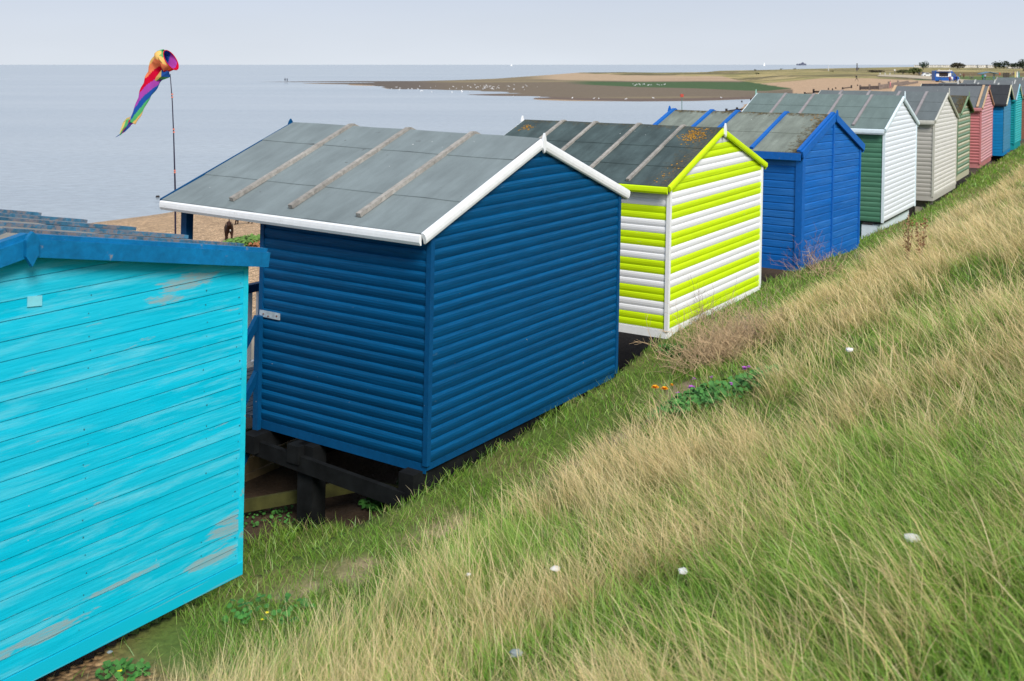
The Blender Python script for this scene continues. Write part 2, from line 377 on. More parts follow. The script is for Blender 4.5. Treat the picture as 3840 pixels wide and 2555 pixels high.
    me.polygons.add(len(q)); me.polygons.foreach_set('loop_start', np.arange(0, q.size, 4, dtype=np.int32)); me.polygons.foreach_set('loop_total', np.full(len(q), 4, np.int32))
    me.polygons.foreach_set('use_smooth', np.ones(len(q), bool)); me.update(); me.validate()
    at_ = me.color_attributes.new('Col', 'FLOAT_COLOR', 'POINT'); at_.data.foreach_set('color', C.reshape(-1, 4).ravel())
    t = NT('ground_material'); ca = t.n('ShaderNodeAttribute', attribute_name='Col'); co = t.coord()
    vo = t.n('ShaderNodeTexVoronoi'); t.l(co, vo.inputs['Vector']); vo.inputs['Scale'].default_value = 24
    bw_ = t.n('ShaderNodeRGBToBW'); t.l(vo.outputs['Color'], bw_.inputs[0])
    pc = t.ramp(bw_.outputs[0], [(0.0, (0.45, 0.38, 0.33)), (0.35, (0.85, 0.8, 0.72)), (0.6, (1.15, 1.05, 0.95)), (1.0, (1.75, 1.75, 1.7))])
    vd = t.ramp(vo.outputs['Distance'], [(0.0, 1.1), (0.5, 0.95), (0.75, 0.55)])
    pc = t.mix(1.0, pc, vd, 'MULTIPLY')
    gn = t.noise(co, 22, 6, 0.7); gm = t.ramp(gn, [(0.3, 0.72), (0.7, 1.28)])
    v2 = t.n('ShaderNodeTexVoronoi'); t.l(co, v2.inputs['Vector']); v2.inputs['Scale'].default_value = 8; b2 = t.n('ShaderNodeRGBToBW'); t.l(v2.outputs['Color'], b2.inputs[0])
    pc = t.mix(1.0, pc, t.ramp(b2.outputs[0], [(.1, .72), (.5, 1.0), (.9, 1.32)]), 'MULTIPLY')
    md = t.mix(ca.outputs['Alpha'], gm, pc)
    c = t.mix(1.0, ca.outputs['Color'], md, 'MULTIPLY')
    bu = t.bump(t.mix(ca.outputs['Alpha'], gn, t.ramp(vo.outputs['Distance'], [(0, 1.0), (0.8, 0.0)])), 0.6, 0.03)
    me.materials.append(t.bsdf(c, 0.9, bu, 0.2))
    o = linkm('ground', me); tag(o, 'shingle beach, sand flats, dunes and grassed bank', kind='structure')
terrain()

def sea():
    t = NT('sea_water'); co = t.coord()
    n1 = t.noise(t.coord('Object', (1.0, 1.0, 1), (0, 0, 0.5)), 0.9, 6, 0.62, 0.5); n2 = t.noise(t.coord('Object', (0.12, 0.5, 1), (0, 0, 0.25)), 0.35, 5, 0.6)
    n3 = t.noise(t.coord('Object', (0.0035, 0.02, 1), (0, 0, 0.05)), 1.0, 4, 0.6)
    sp = t.n('ShaderNodeSeparateXYZ'); t.l(co, sp.inputs[0])
    fade = t.math('DIVIDE', 1.0, t.math('ADD', 1.0, t.math('MULTIPLY', sp.outputs[1], 0.012)))
    h = t.math('ADD', t.math('MULTIPLY', n1, 0.5), n2)
    nb = t.bump(h, t.math('MULTIPLY', fade, 1.0), 0.30)
    c = t.ramp(n3, [(0.38, (0.285, 0.335, 0.375)), (0.62, (0.36, 0.405, 0.435))])
    rp = t.noise(t.coord('Object', (1.1, 2.2, 1), (0, 0, 0.35)), 1.0, 5, .65); c = t.mix(1.0, c, t.ramp(rp, [(0.32, .80), (0.55, 1.0), (0.75, 1.12)]), 'MULTIPLY')  # light and dark of the ripples painted into the water colour
    m = t.bsdf(c, 0.22, nb, 0.5)
    b = MB(); b.face([(-30000, -60, 0), (30000, -60, 0), (60000, 60000, 0), (-60000, 60000, 0)])
    o = b.build('sea', m, loc=(0, 0, 0)); tag(o, 'calm pale blue-grey sea', kind='structure')
sea()

# ------------------------------------------------------------------ beach huts
LOG = [(0, .002), (.04, .006), (.25, .0145), (.52, .022), (.76, .0225), (.92, .015), (1, .002)]
LOGS = [(0, .001), (.035, .006), (.3, .0125), (.6, .0145), (.85, .011), (1, .001)]
SHIP = [(0, .001), (.03, .013), (.80, .011), (.90, .002), (1, .001)]
TG = [(0, .001), (.04, .011), (.5, .009), (.985, .006), (1, .001)]
SH = 0.0204
WALLM = {}
def white(nm='white_paint'): return WALLM.setdefault(nm, painted(nm, (0.80, 0.81, 0.83), wear=0.30, bare=(.34, .30, .27), uv=False, grain=0.25, dirt=0.05))
M_BATT = painted('weathered_batten', (0.30, 0.28, 0.255), wear=0.2, bare=(0.12, 0.10, 0.09), uv=False, rough=0.85, dirt=0.3)
M_TAR = plain('tarred_timber', (0.008, 0.009, 0.010), 0.8, 0.5, 6, spec=.12)
M_CONC = plain('concrete', (0.30, 0.28, 0.23), 0.9, 0.25, 4)
M_MOSSW = plain('mossy_board', (0.055, 0.055, 0.014), 0.9, 0.35, 7)
M_NEWW = plain('bare_timber', (0.32, 0.23, 0.12), 0.8, 0.25, 9)

class Hut:
    def __init__(s, par, label, n, L, og=None, oe=None):
        (cx, cy, zb, yaw, W, H, Rr, og_, oe_, _, os, ku, kv) = par
        s.c = V(cx, cy, zb); s.u = V(math.cos(yaw), math.sin(yaw), 0); s.v = V(-math.sin(yaw), math.cos(yaw), 0)
        s.W, s.H, s.R, s.L, s.os, s.ku, s.kv = W, H, Rr, L, os, ku, kv
        s.og = max(og_ if og is None else og, 0.03); s.oe = max(oe_ if oe is None else oe, 0.03); s.n = n
        s.k = Rr / (W / 2); s.ph = 0.0
        s.root = empty('beach_hut', tuple(s.c), label=label, cat='beach hut', group='beach huts in a row along the shore')
    def G(s, a, b, z):
        p = s.c + s.u * a + s.v * b; return V(p[0] + SH * z, p[1], p[2] + z + (s.ku * a + s.kv * b) * z / 2)
    def rows(s, prof, z0, z1):
        p = s.H / s.n; out = []; k = math.floor(z0 / p + s.ph)
        while (k - s.ph) * p < z1:
            for (t, o) in prof:
                z = (k + t - s.ph) * p
                if z0 <= z <= z1: out.append((z, o))
            k += 1
        if not out or out[0][0] > z0 + 1e-4: out.insert(0, (z0, out[0][1] if out else .01))
        if out[-1][0] < z1 - 1e-4: out.append((z1, out[-1][1]))
        return out
    def side(s, which, prof, mats, stripe=None, name='side_wall'):
        b = MB(); sg = -1 if which == 0 else 1; a0 = 0 if which == 0 else s.W; p = s.H / s.n
        rw = s.rows(prof, 0, s.H + 0.02); 
        for (z1, o1), (z2, o2) in zip(rw, rw[1:]):
            mi = stripe(int(((z1 + z2) / 2) / p + s.ph)) if stripe else 0
            q = [s.G(a0 + sg * o1, 0, z1), s.G(a0 + sg * o1, s.L, z1), s.G(a0 + sg * o2, s.L, z2), s.G(a0 + sg * o2, 0, z2)]
            uv = [(0, z1), (s.L, z1), (s.L, z2), (0, z2)]
            if which == 0: q = q[::-1]; uv = uv[::-1]
            kk = int(((z1 + z2) / 2) / p + s.ph) * 3.71
            b.face(q, mi, [(x + kk, y) for x, y in uv])
        return b.build(name, mats, s.root)
    def gable(s, which, prof, mats, stripe=None):
        b = MB(); sg = -1 if which == 0 else 1; b0 = 0 if which == 0 else s.L; p = s.H / s.n; W, H, Rr = s.W, s.H, s.R
        rw = s.rows(prof, 0, H) + [r for r in s.rows(prof, H + .001, H + Rr - 0.02)]
        def ex(z): f = 0 if z <= H else (z - H) / Rr; return W / 2 * f, W - W / 2 * f
        for (z1, o1), (z2, o2) in zip(rw, rw[1:]):
            bi = int(((z1 + z2) / 2) / p + s.ph); mi = stripe(bi) if stripe else 0
            l1, r1 = ex(z1); l2, r2 = ex(z2)
            q = [s.G(l1, b0 + sg * o1, z1), s.G(r1, b0 + sg * o1, z1), s.G(r2, b0 + sg * o2, z2), s.G(l2, b0 + sg * o2, z2)]
            uv = [(l1, z1), (r1, z1), (r2, z2), (l2, z2)]
            if which == 1: q = q[::-1]; uv = uv[::-1]
            b.face(q, mi, [(x + bi * 5.3, y) for x, y in uv])
        return b.build('gable_wall', mats, s.root)
    def roof(s, felt_m, laps, battens, bmat=None, bw=.045, bh=.032, edge=None, b0=None, both=True, b_to=1.0, hook=False):
        W, k, H = s.W, s.k, s.H; b = MB(); t0 = .0; T = .028
        bs = -s.og if b0 is None else b0
        for sd in (0, 1):
            fr = [0] + list(laps) + [1.0]; n = len(fr) - 1
            for i in range(n):
                f0, f1 = fr[i], fr[i + 1] + (0.02 if i < n - 1 else 0)
                if sd and i < n - 1: f1 = fr[i + 1] + .02
                def P(f, bb, dz):
                    d = f * (W / 2 + s.oe); a = W / 2 - d if sd == 0 else W / 2 + d; return s.G(a, bb, H + s.R - k * d + dz)
                lift = T + 0.008 * (n - i); bot = T - .02 if i else 0.0
                m = 8
                for j in range(m):
                    ba = bs + (s.os - bs) * j / m; bb2 = bs + (s.os - bs) * (j + 1) / m
                    wv = lambda q, f: 0.003 * math.sin(q * 5.1 + f * 9 + s.c[0])
                    q = [P(f0, ba, lift + wv(ba, f0)), P(f0, bb2, lift + wv(bb2, f0)), P(f1, bb2, lift + wv(bb2, f1)), P(f1, ba, lift + wv(ba, f1))]
                    d0, d1 = f0 * (W / 2), f1 * (W / 2)
                    uv = [(ba - bs, d0), (bb2 - bs, d0), (bb2 - bs, d1), (ba - bs, d1)]
                    if sd: uv = [(x + 17.3, y) for x, y in uv]
                    if sd == 0: q = q[::-1]; uv = uv[::-1]
                    b.face(q, 0, uv)
                    b.face([P(f1, ba, lift), P(f1, bb2, lift), P(f1, bb2, lift - .018), P(f1, ba, lift - .018)], 0, uv)
            c = [P(0, bs, 0), P(0, s.os, 0), P(1, s.os, 0), P(1, bs, 0), P(0, bs, T), P(0, s.os, T), P(1, s.os, T), P(1, bs, T)]
            b.box8(c, 0)
        rf = b.build('roof', felt_m, s.root)
        for sd in ((0, 1) if both else (0,)):
            for bp in battens:
                q = MB(); l = (W / 2 + s.oe) * b_to
                dj = random.uniform(-.008, .008)
                p0 = s.G(W / 2 - (0.0 if sd == 0 else 0), bp, H + s.R + T + .02 + bh / 2)
                sgn = -1 if sd == 0 else 1
                p0 = s.G(W / 2 + sgn * .01, bp, H + s.R - k * .01 + T + .014 + bh / 2); p1 = s.G(W / 2 + sgn * (l - .03), bp + dj, H + s.R - k * (l - .03) + T + .014 + bh / 2)
                nseg = 1
                q.beam(p0, p1, s.v, bw, bh); q.build('batten', bmat or M_BATT, rf)
        return rf
    def barge(s, m, w=.10, th=.03, end=0, top=.045, rnd=True, fars=None, name='bargeboard', inset=0.0, drop=0.0, sides=(0, 1)):
        for sd in sides:
            mm = m if (fars is None or sd == 0) else fars
            b = MB(); sg = -1 if sd == 0 else 1; bb = -s.og - .002 - inset if end == 0 else s.os + .002 + inset; out = -1 if end == 0 else 1
            l = s.W / 2 + s.oe + .01
            p0 = s.G(s.W / 2 + sg * (.002 if not rnd else .004), bb, s.H + s.R + top - drop); p1 = s.G(s.W / 2 + sg * l, bb, s.H + s.R - s.k * l + top - drop)
            d = unit(p1 - p0); n = unit(V(0, 0, 1) - d * d[2]); o = s.v * out
            if rnd: pr = [(0, 0), (th * .55, 0), (th * .9, -w * .12), (th, -w * .35), (th, -w * .65), (th * .8, -w * .9), (th * .5, -w), (0, -w)]
            else: pr = [(0, 0), (th, 0), (th, -w), (0, -w)]
            b.sweep(pr, p0, p1, o, n); b.build(name, mm, s.root)
    def fascia(s, m, w=.09, th=.025, sd=0, rnd=True, top=.028, b0=None, b1=None):
        b = MB(); sg = -1 if sd == 0 else 1; a = (-s.oe if sd == 0 else s.W + s.oe) ; z = s.H - s.k * s.oe + top
        p0 = s.G(a + sg * .002, (-s.og - .0 if b0 is None else b0), z); p1 = s.G(a + sg * .002, (s.os if b1 is None else b1), z); o = s.u * sg; n = V(0, 0, 1)
        if rnd: pr = [(0, 0), (th * .55, 0), (th * .9, -w * .12), (th, -w * .4), (th, -w * .7), (th * .5, -w), (0, -w)]
        else: pr = [(0, 0), (th, 0), (th, -w), (0, -w)]
        b.sweep(pr, p0, p1, o, n); b.build('fascia', m, s.root)
    def finial(s, m, up=.08, dn=.12, w=.05, end=0, th=.022, off=.034):
        b = MB(); bb = (-s.og - off) if end == 0 else (s.os + off); out = s.v * (-1 if end == 0 else 1)
        z = s.H + s.R + .03; pts = [(0, up), (w * .35, up * .45), (w * .5, 0), (w * .5, -dn * .6), (0, -dn), (-w * .5, -dn * .6), (-w * .5, 0), (-w * .35, up * .45)]
        c = s.G(s.W / 2, bb, z)
        b.sweep([(x, y) for x, y in pts], c, c + out * th, s.u, V(SH, 0, 1)); b.build('finial', m, s.root)
    def trim(s, m, w=.035, corners=((0, 0), (1, 0), (0, 1), (1, 1)), z0=-.01, out=.026):
        for (ca, cb) in corners:
            b = MB(); a = 0 if ca == 0 else s.W; bb = 0 if cb == 0 else s.L; sa = -1 if ca == 0 else 1; sb = -1 if cb == 0 else 1
            a0, a1 = sorted((a + sa * out, a - sa * w)); b0, b1 = sorted((bb + sb * out, bb - sb * w))
            b.box(a0, a1, b0, b1, z0, s.H - .0, fn=s.G); b.build('corner_trim', m, s.root)
    def bbox(s, name, m, a0, a1, b0, b1, z0, z1, parent=None):
        b = MB(); b.box(a0, a1, b0, b1, z0, z1, fn=s.G); return b.build(name, m, parent or s.root)
    def bonridge(s, px):
        best = None
        for i in range(400):
            bb = -.1 + i * (s.os + .2) / 400; p = s.G(s.W / 2, bb, s.H + s.R + .03); x = CX + F * p[0] / p[1]
            if best is None or abs(x - px) < best[0]: best = (abs(x - px), bb)
        return best[1]
    def skirt(s, m, dz=.07, out=.012):
        for nm, q in (('skirting_board', (-out - .006, 0, 0, s.L)), ('skirting_board', (s.W, s.W + out + .006, 0, s.L)), ('skirting_board', (-out, s.W + out, -out - .006, 0))):
            s.bbox(nm, m, q[0], q[1], q[2], q[3], -dz, -.002)

FE_NAVY = felt('felt_grey', (0.185, 0.222, 0.230), 0.12)
FE_LIME = felt('felt_green', (0.060, 0.086, 0.088), 0.28, moss=0.45)
FE_ROY = felt('felt_old', (0.19, 0.215, 0.185), 0.22, moss=0.9)
FE_GREEN = felt('felt_greenish', (0.135, 0.180, 0.172), 0.10)
FE_PALE = felt('felt_blue_grey', (0.125, 0.145, 0.150), 0.08)
FE_PINK = felt('felt_slate', (0.125, 0.137, 0.145), 0.06)
FE_BLK = felt('felt_black', (0.035, 0.037, 0.042), 0.12)
FE_STR = felt('felt_mossy', (0.075, 0.085, 0.08), 0.3, moss=1.0)

# 1 aqua
HA = Hut((-3.84, 4.691, 3.493, 0.97, 3.393, 2.158, 0.324, 0.075, 0.12, 2.3, 2.857, 0.002, 0.008), 'bright turquoise hut nearest the camera with scuffed flat boards and blue bargeboard', 19, 2.7)
m_aq = painted('turquoise_paint', (0.001, 0.47, 0.66), wear=0.30, bare=(0.38, 0.33, 0.27), chalk=(0.17, 0.62, 0.76), fade=(0.05, 0.54, 0.70), patches=((.86, .835, .09, .03), (.80, .80, .06, .02), (.95, .115, .07, .045), (.90, .05, .08, .03), (.55, .06, .12, .02), (.70, .10, .10, .012)), grain=0.8, dirt=0.10, spec=0.1)
m_ab = painted('blue_trim_paint', (0.001, 0.145, 0.34), wear=0.4, uv=False, fade=None, dirt=0.2)
m_rb = painted('chipped_blue_batten', (0.035, 0.13, 0.22), wear=1.8, bare=(0.22, 0.17, 0.16), uv=False, dirt=0.35)
HA.side(0, TG, m_aq); HA.side(1, TG, m_aq); HA.gable(0, TG, m_aq); HA.gable(1, TG, m_aq)
HA.roof(felt('felt_sandy', (0.26, 0.25, 0.225), 0.2), [0.5], [.16, .78, 1.4, 2.05, 2.7], m_rb, .07, .026)
HA.barge(m_ab, .102, .03, top=.03, rnd=False); HA.finial(m_ab, .045, .155, .075, th=.03); HA.trim(painted('turquoise_trim', (0.01, 0.52, 0.68), wear=.6, uv=False), .03, ((1, 0), (1, 1), (0, 1), (0, 0)), out=.014)
HA.barge(m_ab, .03, .06, top=.058, rnd=False, name='edge_strip', inset=-.06); HA.barge(m_ab, .12, .03, end=1, rnd=False)
HA.fascia(m_ab, .08, sd=1, rnd=False); HA.fascia(m_ab, .08, sd=0, rnd=False)
HA.bbox('skirting_board', m_aq, -.01, HA.W + .01, -.02, 0, -.09, -.002)
b = MB(); b.box(1.745, 1.835, -.018, -.012, 2.10, 2.16, fn=lambda a, bb, z: HA.G(a, bb, z + (a - 1.79) * -.1)); b.build('metal_plate', plain('painted_metal', (0.20, 0.60, 0.70), 0.5), HA.root)
b = MB()
for i in range(19):
    zz = HA.H / 19 * (i + .5)
    for a in (.35, 1.25, 2.15, 3.05, 3.34):
        if random.random() < .8:
            aa = a + random.gauss(0, .012); q = zz + random.gauss(0, .012); r = random.uniform(.0025, .005); b.face([HA.G(aa - r, -.0125, q - r), HA.G(aa + r, -.0125, q - r), HA.G(aa + r, -.0125, q + r), HA.G(aa - r, -.0125, q + r)])
b.build('nail_heads', plain('dull_nail', (.02, .12, .15), .6), HA.root)['kind'] = 'stuff'

# 2 navy
HN = Hut((-.761, 9.419, 3.451, 0.967, 3.418, 2.1, 0.645, 0.03, 0.168, 2.136, 3.54, 0.002, 0.011), 'dark navy hut on black stilts with white bargeboards and a porch', 21, 2.136)
m_nv = painted('navy_paint', (0.001, 0.070, 0.185), wear=0.02, bare=(.12, .2, .27), grain=0.7, dirt=0.26, rough=0.5, spec=.12)
m_nt = painted('navy_trim', (0.001, 0.062, 0.175), uv=False, dirt=0.12, spec=.15)
m_wh = white()
HN.side(0, LOG, m_nv); HN.side(1, LOG, m_nv); HN.gable(0, LOG, m_nv); HN.gable(1, LOG, m_nv)
HN.roof(FE_NAVY, [.24, .68], [HN.bonridge(x) for x in (1317.6, 1530.6, 1775.3)], M_BATT, .055, .04, b_to=.955)
HN.barge(m_wh, .105, .04, top=.045); HN.fascia(m_wh, .095, .03); HN.fascia(m_wh, .095, .03, sd=1); HN.finial(m_wh, .075, .13, .055)
HN.barge(m_nt, .13, .03, end=1, top=.05); HN.finial(m_nt, .06, .1, .07, end=1); HN.trim(m_nt, .022, out=.03)
HN.bbox('skirting_board', m_nt, -.012, 0, 0, HN.L, -.085, -.002); HN.bbox('skirting_board', m_nt, 0, HN.W, -.006, .02, -.06, -.002)
# porch: deck, posts, railing
pb = MB()
for i in range(12): pb.box(.02, HN.W - .02, HN.L + .03 + i * .122, HN.L + .03 + i * .122 + .108, -.03, 0, fn=HN.G)
dm = painted('dark_decking', (0.03, 0.045, 0.07), wear=.8, uv=False, dirt=.3); pb.build('deck', dm, HN.root)
for (a, bb) in ((.04, 3.38), (HN.W - .04, 3.38)):
    HN.bbox('porch_post', m_nt, a - .045, a + .045, bb - .045, bb + .045, -.06, HN.H - .02)
HN.bbox('porch_beam', m_nt, 0, .05, HN.L, 3.45, HN.H - .03, HN.H + .03)
rl = HN.bbox('railing', m_nt, .09, 2.2, 3.35, 3.43, .93, 1.02)
HN.bbox('bottom_rail', m_wh, .09, 2.2, 3.365, 3.415, .10, .15, rl)
for i in range(14):
    a = .16 + i * .155; HN.bbox('baluster', m_wh, a - .032, a + .032, 3.37, 3.41, .151, .928, rl)
HN.bbox('brace_post', m_nt, -.075, -.028, 2.10, 2.17, -.12, 1.03)
for z in (1.02, .47, -.12):
    b = MB(); b.beam(HN.G(-.05, 2.14, z), HN.G(-.40, 2.30, z - .72), (0.83, -.56, 0), .05, .075); b.build('brace', m_nt, HN.root)
hg = HN.bbox('strap_hinge', plain('galvanised_plate', (0.42, 0.50, 0.56), .45, .3, 20, metal=.3), -.032, -.026, 1.86, 2.15, 1.02, 1.085)
for bb in (1.90, 2.02, 2.09):
    c = HN.G(-.036, bb, 1.05 + random.uniform(-.012, .012)); b = MB(); b.tube([c, c - HN.u * .004], .008, 8); b.build('rusty_screw', plain('rust', (.16, .04, .02)), hg)
# stilts and sleepers
HN.bbox('stilt', M_TAR, -.10, .08, 1.30, 1.50, -1.0, -.09); HN.bbox('stilt', M_TAR, HN.W - .2, HN.W, 1.35, 1.55, -1.0, -.09)
b = MB(); b.beam(HN.G(-.13, 2.2, -.22), HN.G(-.13, .12, -.31), (0.83, .56, 0), .05, .15); o_ = b.build('side_beam', M_TAR, HN.root)
HN.bbox('sleeper', M_TAR, -.22, HN.W, 1.98, 2.16, -.26, -.09); HN.bbox('sleeper', M_TAR, -.17, HN.W, 1.42, 1.58, -.26, -.09)
HN.bbox('sleeper', M_TAR, -.14, 1.9, .03, .2, -.27, -.065)
for a in (.9, 1.7, 2.3, 2.8): HN.bbox('joist', M_TAR, a, a + .05, .02, 2.0, -.14, -.062)
HN.bbox('stilt', M_TAR, -.1, .06, 3.2, 3.4, -1.0, -.062); HN.bbox('stilt', M_TAR, HN.W - .16, HN.W, 3.2, 3.4, -1.0, -.062)
# timber edging under the huts (separate things)
def plank(p0, p1, h, name, label, cat, m, th=.04):
    b = MB(); p0 = V(*p0); p1 = V(*p1); b.beam(p0 + V(0, 0, h / 2), p1 + V(0, 0, h / 2), np.cross(unit(p1 - p0), (0, 0, 1)), th, h); o = b.build(name, m); return tag(o, label, cat)
plank(at(890, 1925, 10.5), at(1345, 1842, 10.45), .12, 'edging_board', 'mossy green edging board along the ground behind the thick black stilt', 'edging board', M_MOSSW)
plank(at(1350, 1842, 10.44), at(1500, 1872, 9.9), .12, 'edging_board', 'short mossy edging board angled under the navy hut corner', 'edging board', M_MOSSW)
for i in range(4):
    q = from_ab(-2.6, 3.0, 2.42 + i * .17); r = from_ab(3.3, 3.0, 2.42 + i * .17)
b = MB()
for i in range(4): 
    q = from_ab(-2.6, 2.9 + i * .015, 2.50 + i * .155); r = from_ab(3.3, 2.9 + i * .015, 2.50 + i * .155); b.beam(q, r, VV, .04, .145)
tag(b.build('retaining_wall', M_NEWW), 'low retaining wall of bare planks under the navy hut', 'retaining wall')

# 3 lime / white
HL = Hut((1.936, 13.286, 3.667, 0.981, 3.174, 1.822, 0.572, 0.03, 0.109, 2.3, 3.211, 0.011, 0.005), 'hut with lime green and white horizontal stripes', 21.3, 2.9); HL.ph = .87
m_w1 = painted('white_board_paint', (0.80, 0.81, 0.84), wear=0.25, bare=(.55, .53, .50), grain=0.3, dirt=0.05)
m_l1 = painted('lime_board_paint', (0.56, 0.78, 0.003), wear=0.25, bare=(.6, .6, .5), grain=0.4, dirt=0.10)
m_l2 = painted('lime_trim', (0.58, 0.80, 0.002), uv=False, dirt=0.06)
# board index 0 at the ground: pairs of lime from boards 1-2, 5-6 ...
st = lambda i: 1 if (i - 1) % 4 in (0, 1) else 0
HL.side(0, LOGS, [m_w1, m_l1], st); HL.side(1, LOGS, [m_w1, m_l1], st); HL.gable(0, LOGS, [m_w1, m_l1], st); HL.gable(1, LOGS, [m_w1, m_l1], st)
rf = HL.roof(FE_LIME, [.36, .68], [HL.bonridge(x) for x in (2113, 2234, 2397, 2561)], M_BATT, .045, .035, b_to=.99)
HL.barge(m_l2, .085, .035, top=.045); HL.fascia(m_l2, .09, .03); HL.fascia(m_l2, .09, .03, sd=1)
HL.finial(m_wh, .085, .11, .06); HL.barge(m_wh, .09, .03, end=1, top=.04); HL.finial(m_wh, .08, .1, .07, end=1); HL.trim(m_wh, .022, out=.028)
HL.skirt(m_wh, .10, .01)
# orange lichen crusts on the felt
m_li = plain('orange_lichen', (0.36, 0.18, 0.02), .95, .45, 40)
def lichen(h, cb, cf, rb, rf_, n, parent):
    b = MB()
    for i in range(n):
        bb = cb + random.gauss(0, rb); f = cf + random.gauss(0, rf_); r = random.uniform(.005, .017)
        if bb < -h.og + .03 or f < .03: continue
        d = f * (h.W / 2 + h.oe); 
        pts = []
        for k in range(7):
            t = k * 2 * math.pi / 7; rr = r * random.uniform(.5, 1.3)
            dd = d + rr * math.sin(t); pts.append(h.G(h.W / 2 - dd, bb + rr * math.cos(t), h.H + h.R - h.k * dd + .028 + .008 * (3 if dd < .36 * (h.W / 2 + h.oe) else 2 if dd < .68 * (h.W / 2 + h.oe) else 1) + .004))
        b.face(pts[::-1])
    b.build('lichen', m_li, parent)['kind'] = 'stuff'
lichen(HL, .25, .15, .08, .07, 230, rf); lichen(HL, .13, .78, .05, .10, 24, rf); lichen(HL, 3.0, .16, .06, .04, 45, rf)
bb_ = MB(); bb_.box(-.35, .35, 1.2, 1.9, -.42, -.14, fn=HL.G); tag(bb_.build('concrete_block', M_CONC), 'grey concrete footing beside the lime striped hut', 'concrete block')

# 4 royal blue
HR = Hut((4.741, 17.476, 3.706, 0.912, 2.675, 1.862, 0.556, 0.03, 0.12, 2.3, 3.195, -0.021, -0.001), 'royal blue hut with matching blue battens on its weathered roof', 15, 2.9)
m_r = painted('royal_paint', (0.002, 0.115, 0.44), wear=0.05, grain=0.6, dirt=0.18, fade=(0.05, 0.20, 0.52))
m_rt = painted('royal_trim', (0.006, 0.115, 0.44), uv=False, dirt=0.1, wear=.1)
HR.side(0, SHIP, m_r); HR.side(1, SHIP, m_r); HR.gable(0, SHIP, m_r); HR.gable(1, SHIP, m_r)
rf = HR.roof(FE_ROY, [.52], [HR.bonridge(x) for x in (2669, 2766, 2949)] + [3.14], m_rt, .06, .04, b_to=1.0)
HR.barge(m_rt, .12, .035, top=.06, rnd=False); HR.barge(m_rt, .05, .06, top=.085, rnd=False, name='edge_strip', inset=-.07)
HR.fascia(m_rt, .12, rnd=False); HR.fascia(m_rt, .12, sd=1, rnd=False); HR.finial(m_rt, .09, .13, .07); HR.finial(m_rt, .09, .1, .1, end=1); HR.barge(m_rt, .1, .03, end=1, rnd=False)
HR.trim(m_rt, .09, ((0, 0), (0, 1)), out=.03); HR.trim(m_rt, .03, ((1, 0), (1, 1)), out=.03)
HR.bbox('centre_strip', m_rt, HR.W / 2 - .03, HR.W / 2 + .025, -.035, 0, 0, HR.H + HR.R - .06); HR.skirt(m_rt, .12, .012)
lichen(HR, .15, .12, .1, .05, 25, rf)

# 5 green side, white gable
HG = Hut((7.556, 21.645, 3.78, 1.007, 3.045, 1.914, 0.586, 0.03, 0.1, 2.3, 3.203, -0.001, 0.004), 'hut with green side wall and white gable, on a plinth', 19, 2.9)
m_g = painted('green_paint', (0.065, 0.19, 0.12), grain=.4, dirt=.14, wear=.05, fade=(.13, .28, .19)); m_w2 = painted('cool_white_paint', (0.76, 0.80, 0.87), wear=.25, bare=(.5, .52, .5), grain=.3, dirt=.05)
m_wt = painted('cool_white_trim', (0.66, 0.76, 0.82), uv=False, wear=.3, bare=(.3, .3, .3), dirt=.06)
HG.side(0, LOGS, m_g); HG.side(1, LOGS, m_g); HG.gable(0, LOGS, m_w2); HG.gable(1, LOGS, m_g)
HG.roof(FE_GREEN, [.36, .68], [HG.bonridge(x) for x in (2948, 3053, 3157, 3270.6)], plain('pinkish_batten', (.27, .245, .25), .8), .05, .03, b_to=.96)
HG.barge(m_wt, .09, .035, top=.045); HG.fascia(m_wt, .11, .03); HG.fascia(m_wt, .11, .03, sd=1); HG.finial(m_wt, .12, .06, .05); HG.finial(plain('mint_trim', (.25, .45, .38)), .1, .05, .06, end=1); HG.barge(m_wt, .09, .03, end=1)
HG.trim(m_wt, .02, ((0, 0), (1, 0)), out=.028)
HG.bbox('plinth', m_g, .10, .12, .42, HG.L, -.42, -.03); HG.bbox('plinth', m_g, .08, .10, .42, HG.L, -.28, -.14); HG.bbox('plinth', m_wt, .06, .45, .06, .2, -.36, -.06); HG.bbox('plinth', m_wt, .45, 2.8, .06, .16, -.24, -.03); HG.bbox('plinth', m_wt, .04, .06, .1, .42, -.38, -.08)
HG.bbox('floor_frame', M_TAR, 0, HG.W, 0, HG.L, -.028, -.001)

# 6 pale
HP = Hut((10.052, 25.355, 3.848, 1.019, 3.171, 1.826, 0.605, 0.03, 0.096, 2.3, 3.133, -0.013, 0.004), 'pale cream-grey hut beside the white gable', 18, 2.85)
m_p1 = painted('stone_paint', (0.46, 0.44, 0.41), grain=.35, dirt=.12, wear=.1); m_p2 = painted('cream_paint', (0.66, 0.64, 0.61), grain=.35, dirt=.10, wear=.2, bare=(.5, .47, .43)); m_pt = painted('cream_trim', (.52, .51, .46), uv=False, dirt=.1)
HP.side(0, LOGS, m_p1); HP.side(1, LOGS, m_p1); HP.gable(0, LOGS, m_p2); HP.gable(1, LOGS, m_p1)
HP.roof(FE_PALE, [.36, .68], [HP.bonridge(x) for x in (3158, 3262, 3374.6, 3475.6)], plain('pinkish_batten', (.27, .245, .25), .8), .06, .03)
HP.barge(m_pt, .08, .035, top=.045, fars=painted('olive_cream', (.42, .42, .33), uv=False)); HP.fascia(m_pt, .11, .03); HP.fascia(m_pt, .11, .03, sd=1); HP.finial(m_pt, .13, .03, .035); HP.barge(m_pt, .08, .03, end=1); HP.trim(m_pt, .02, ((0, 0), (1, 0)), out=.028)
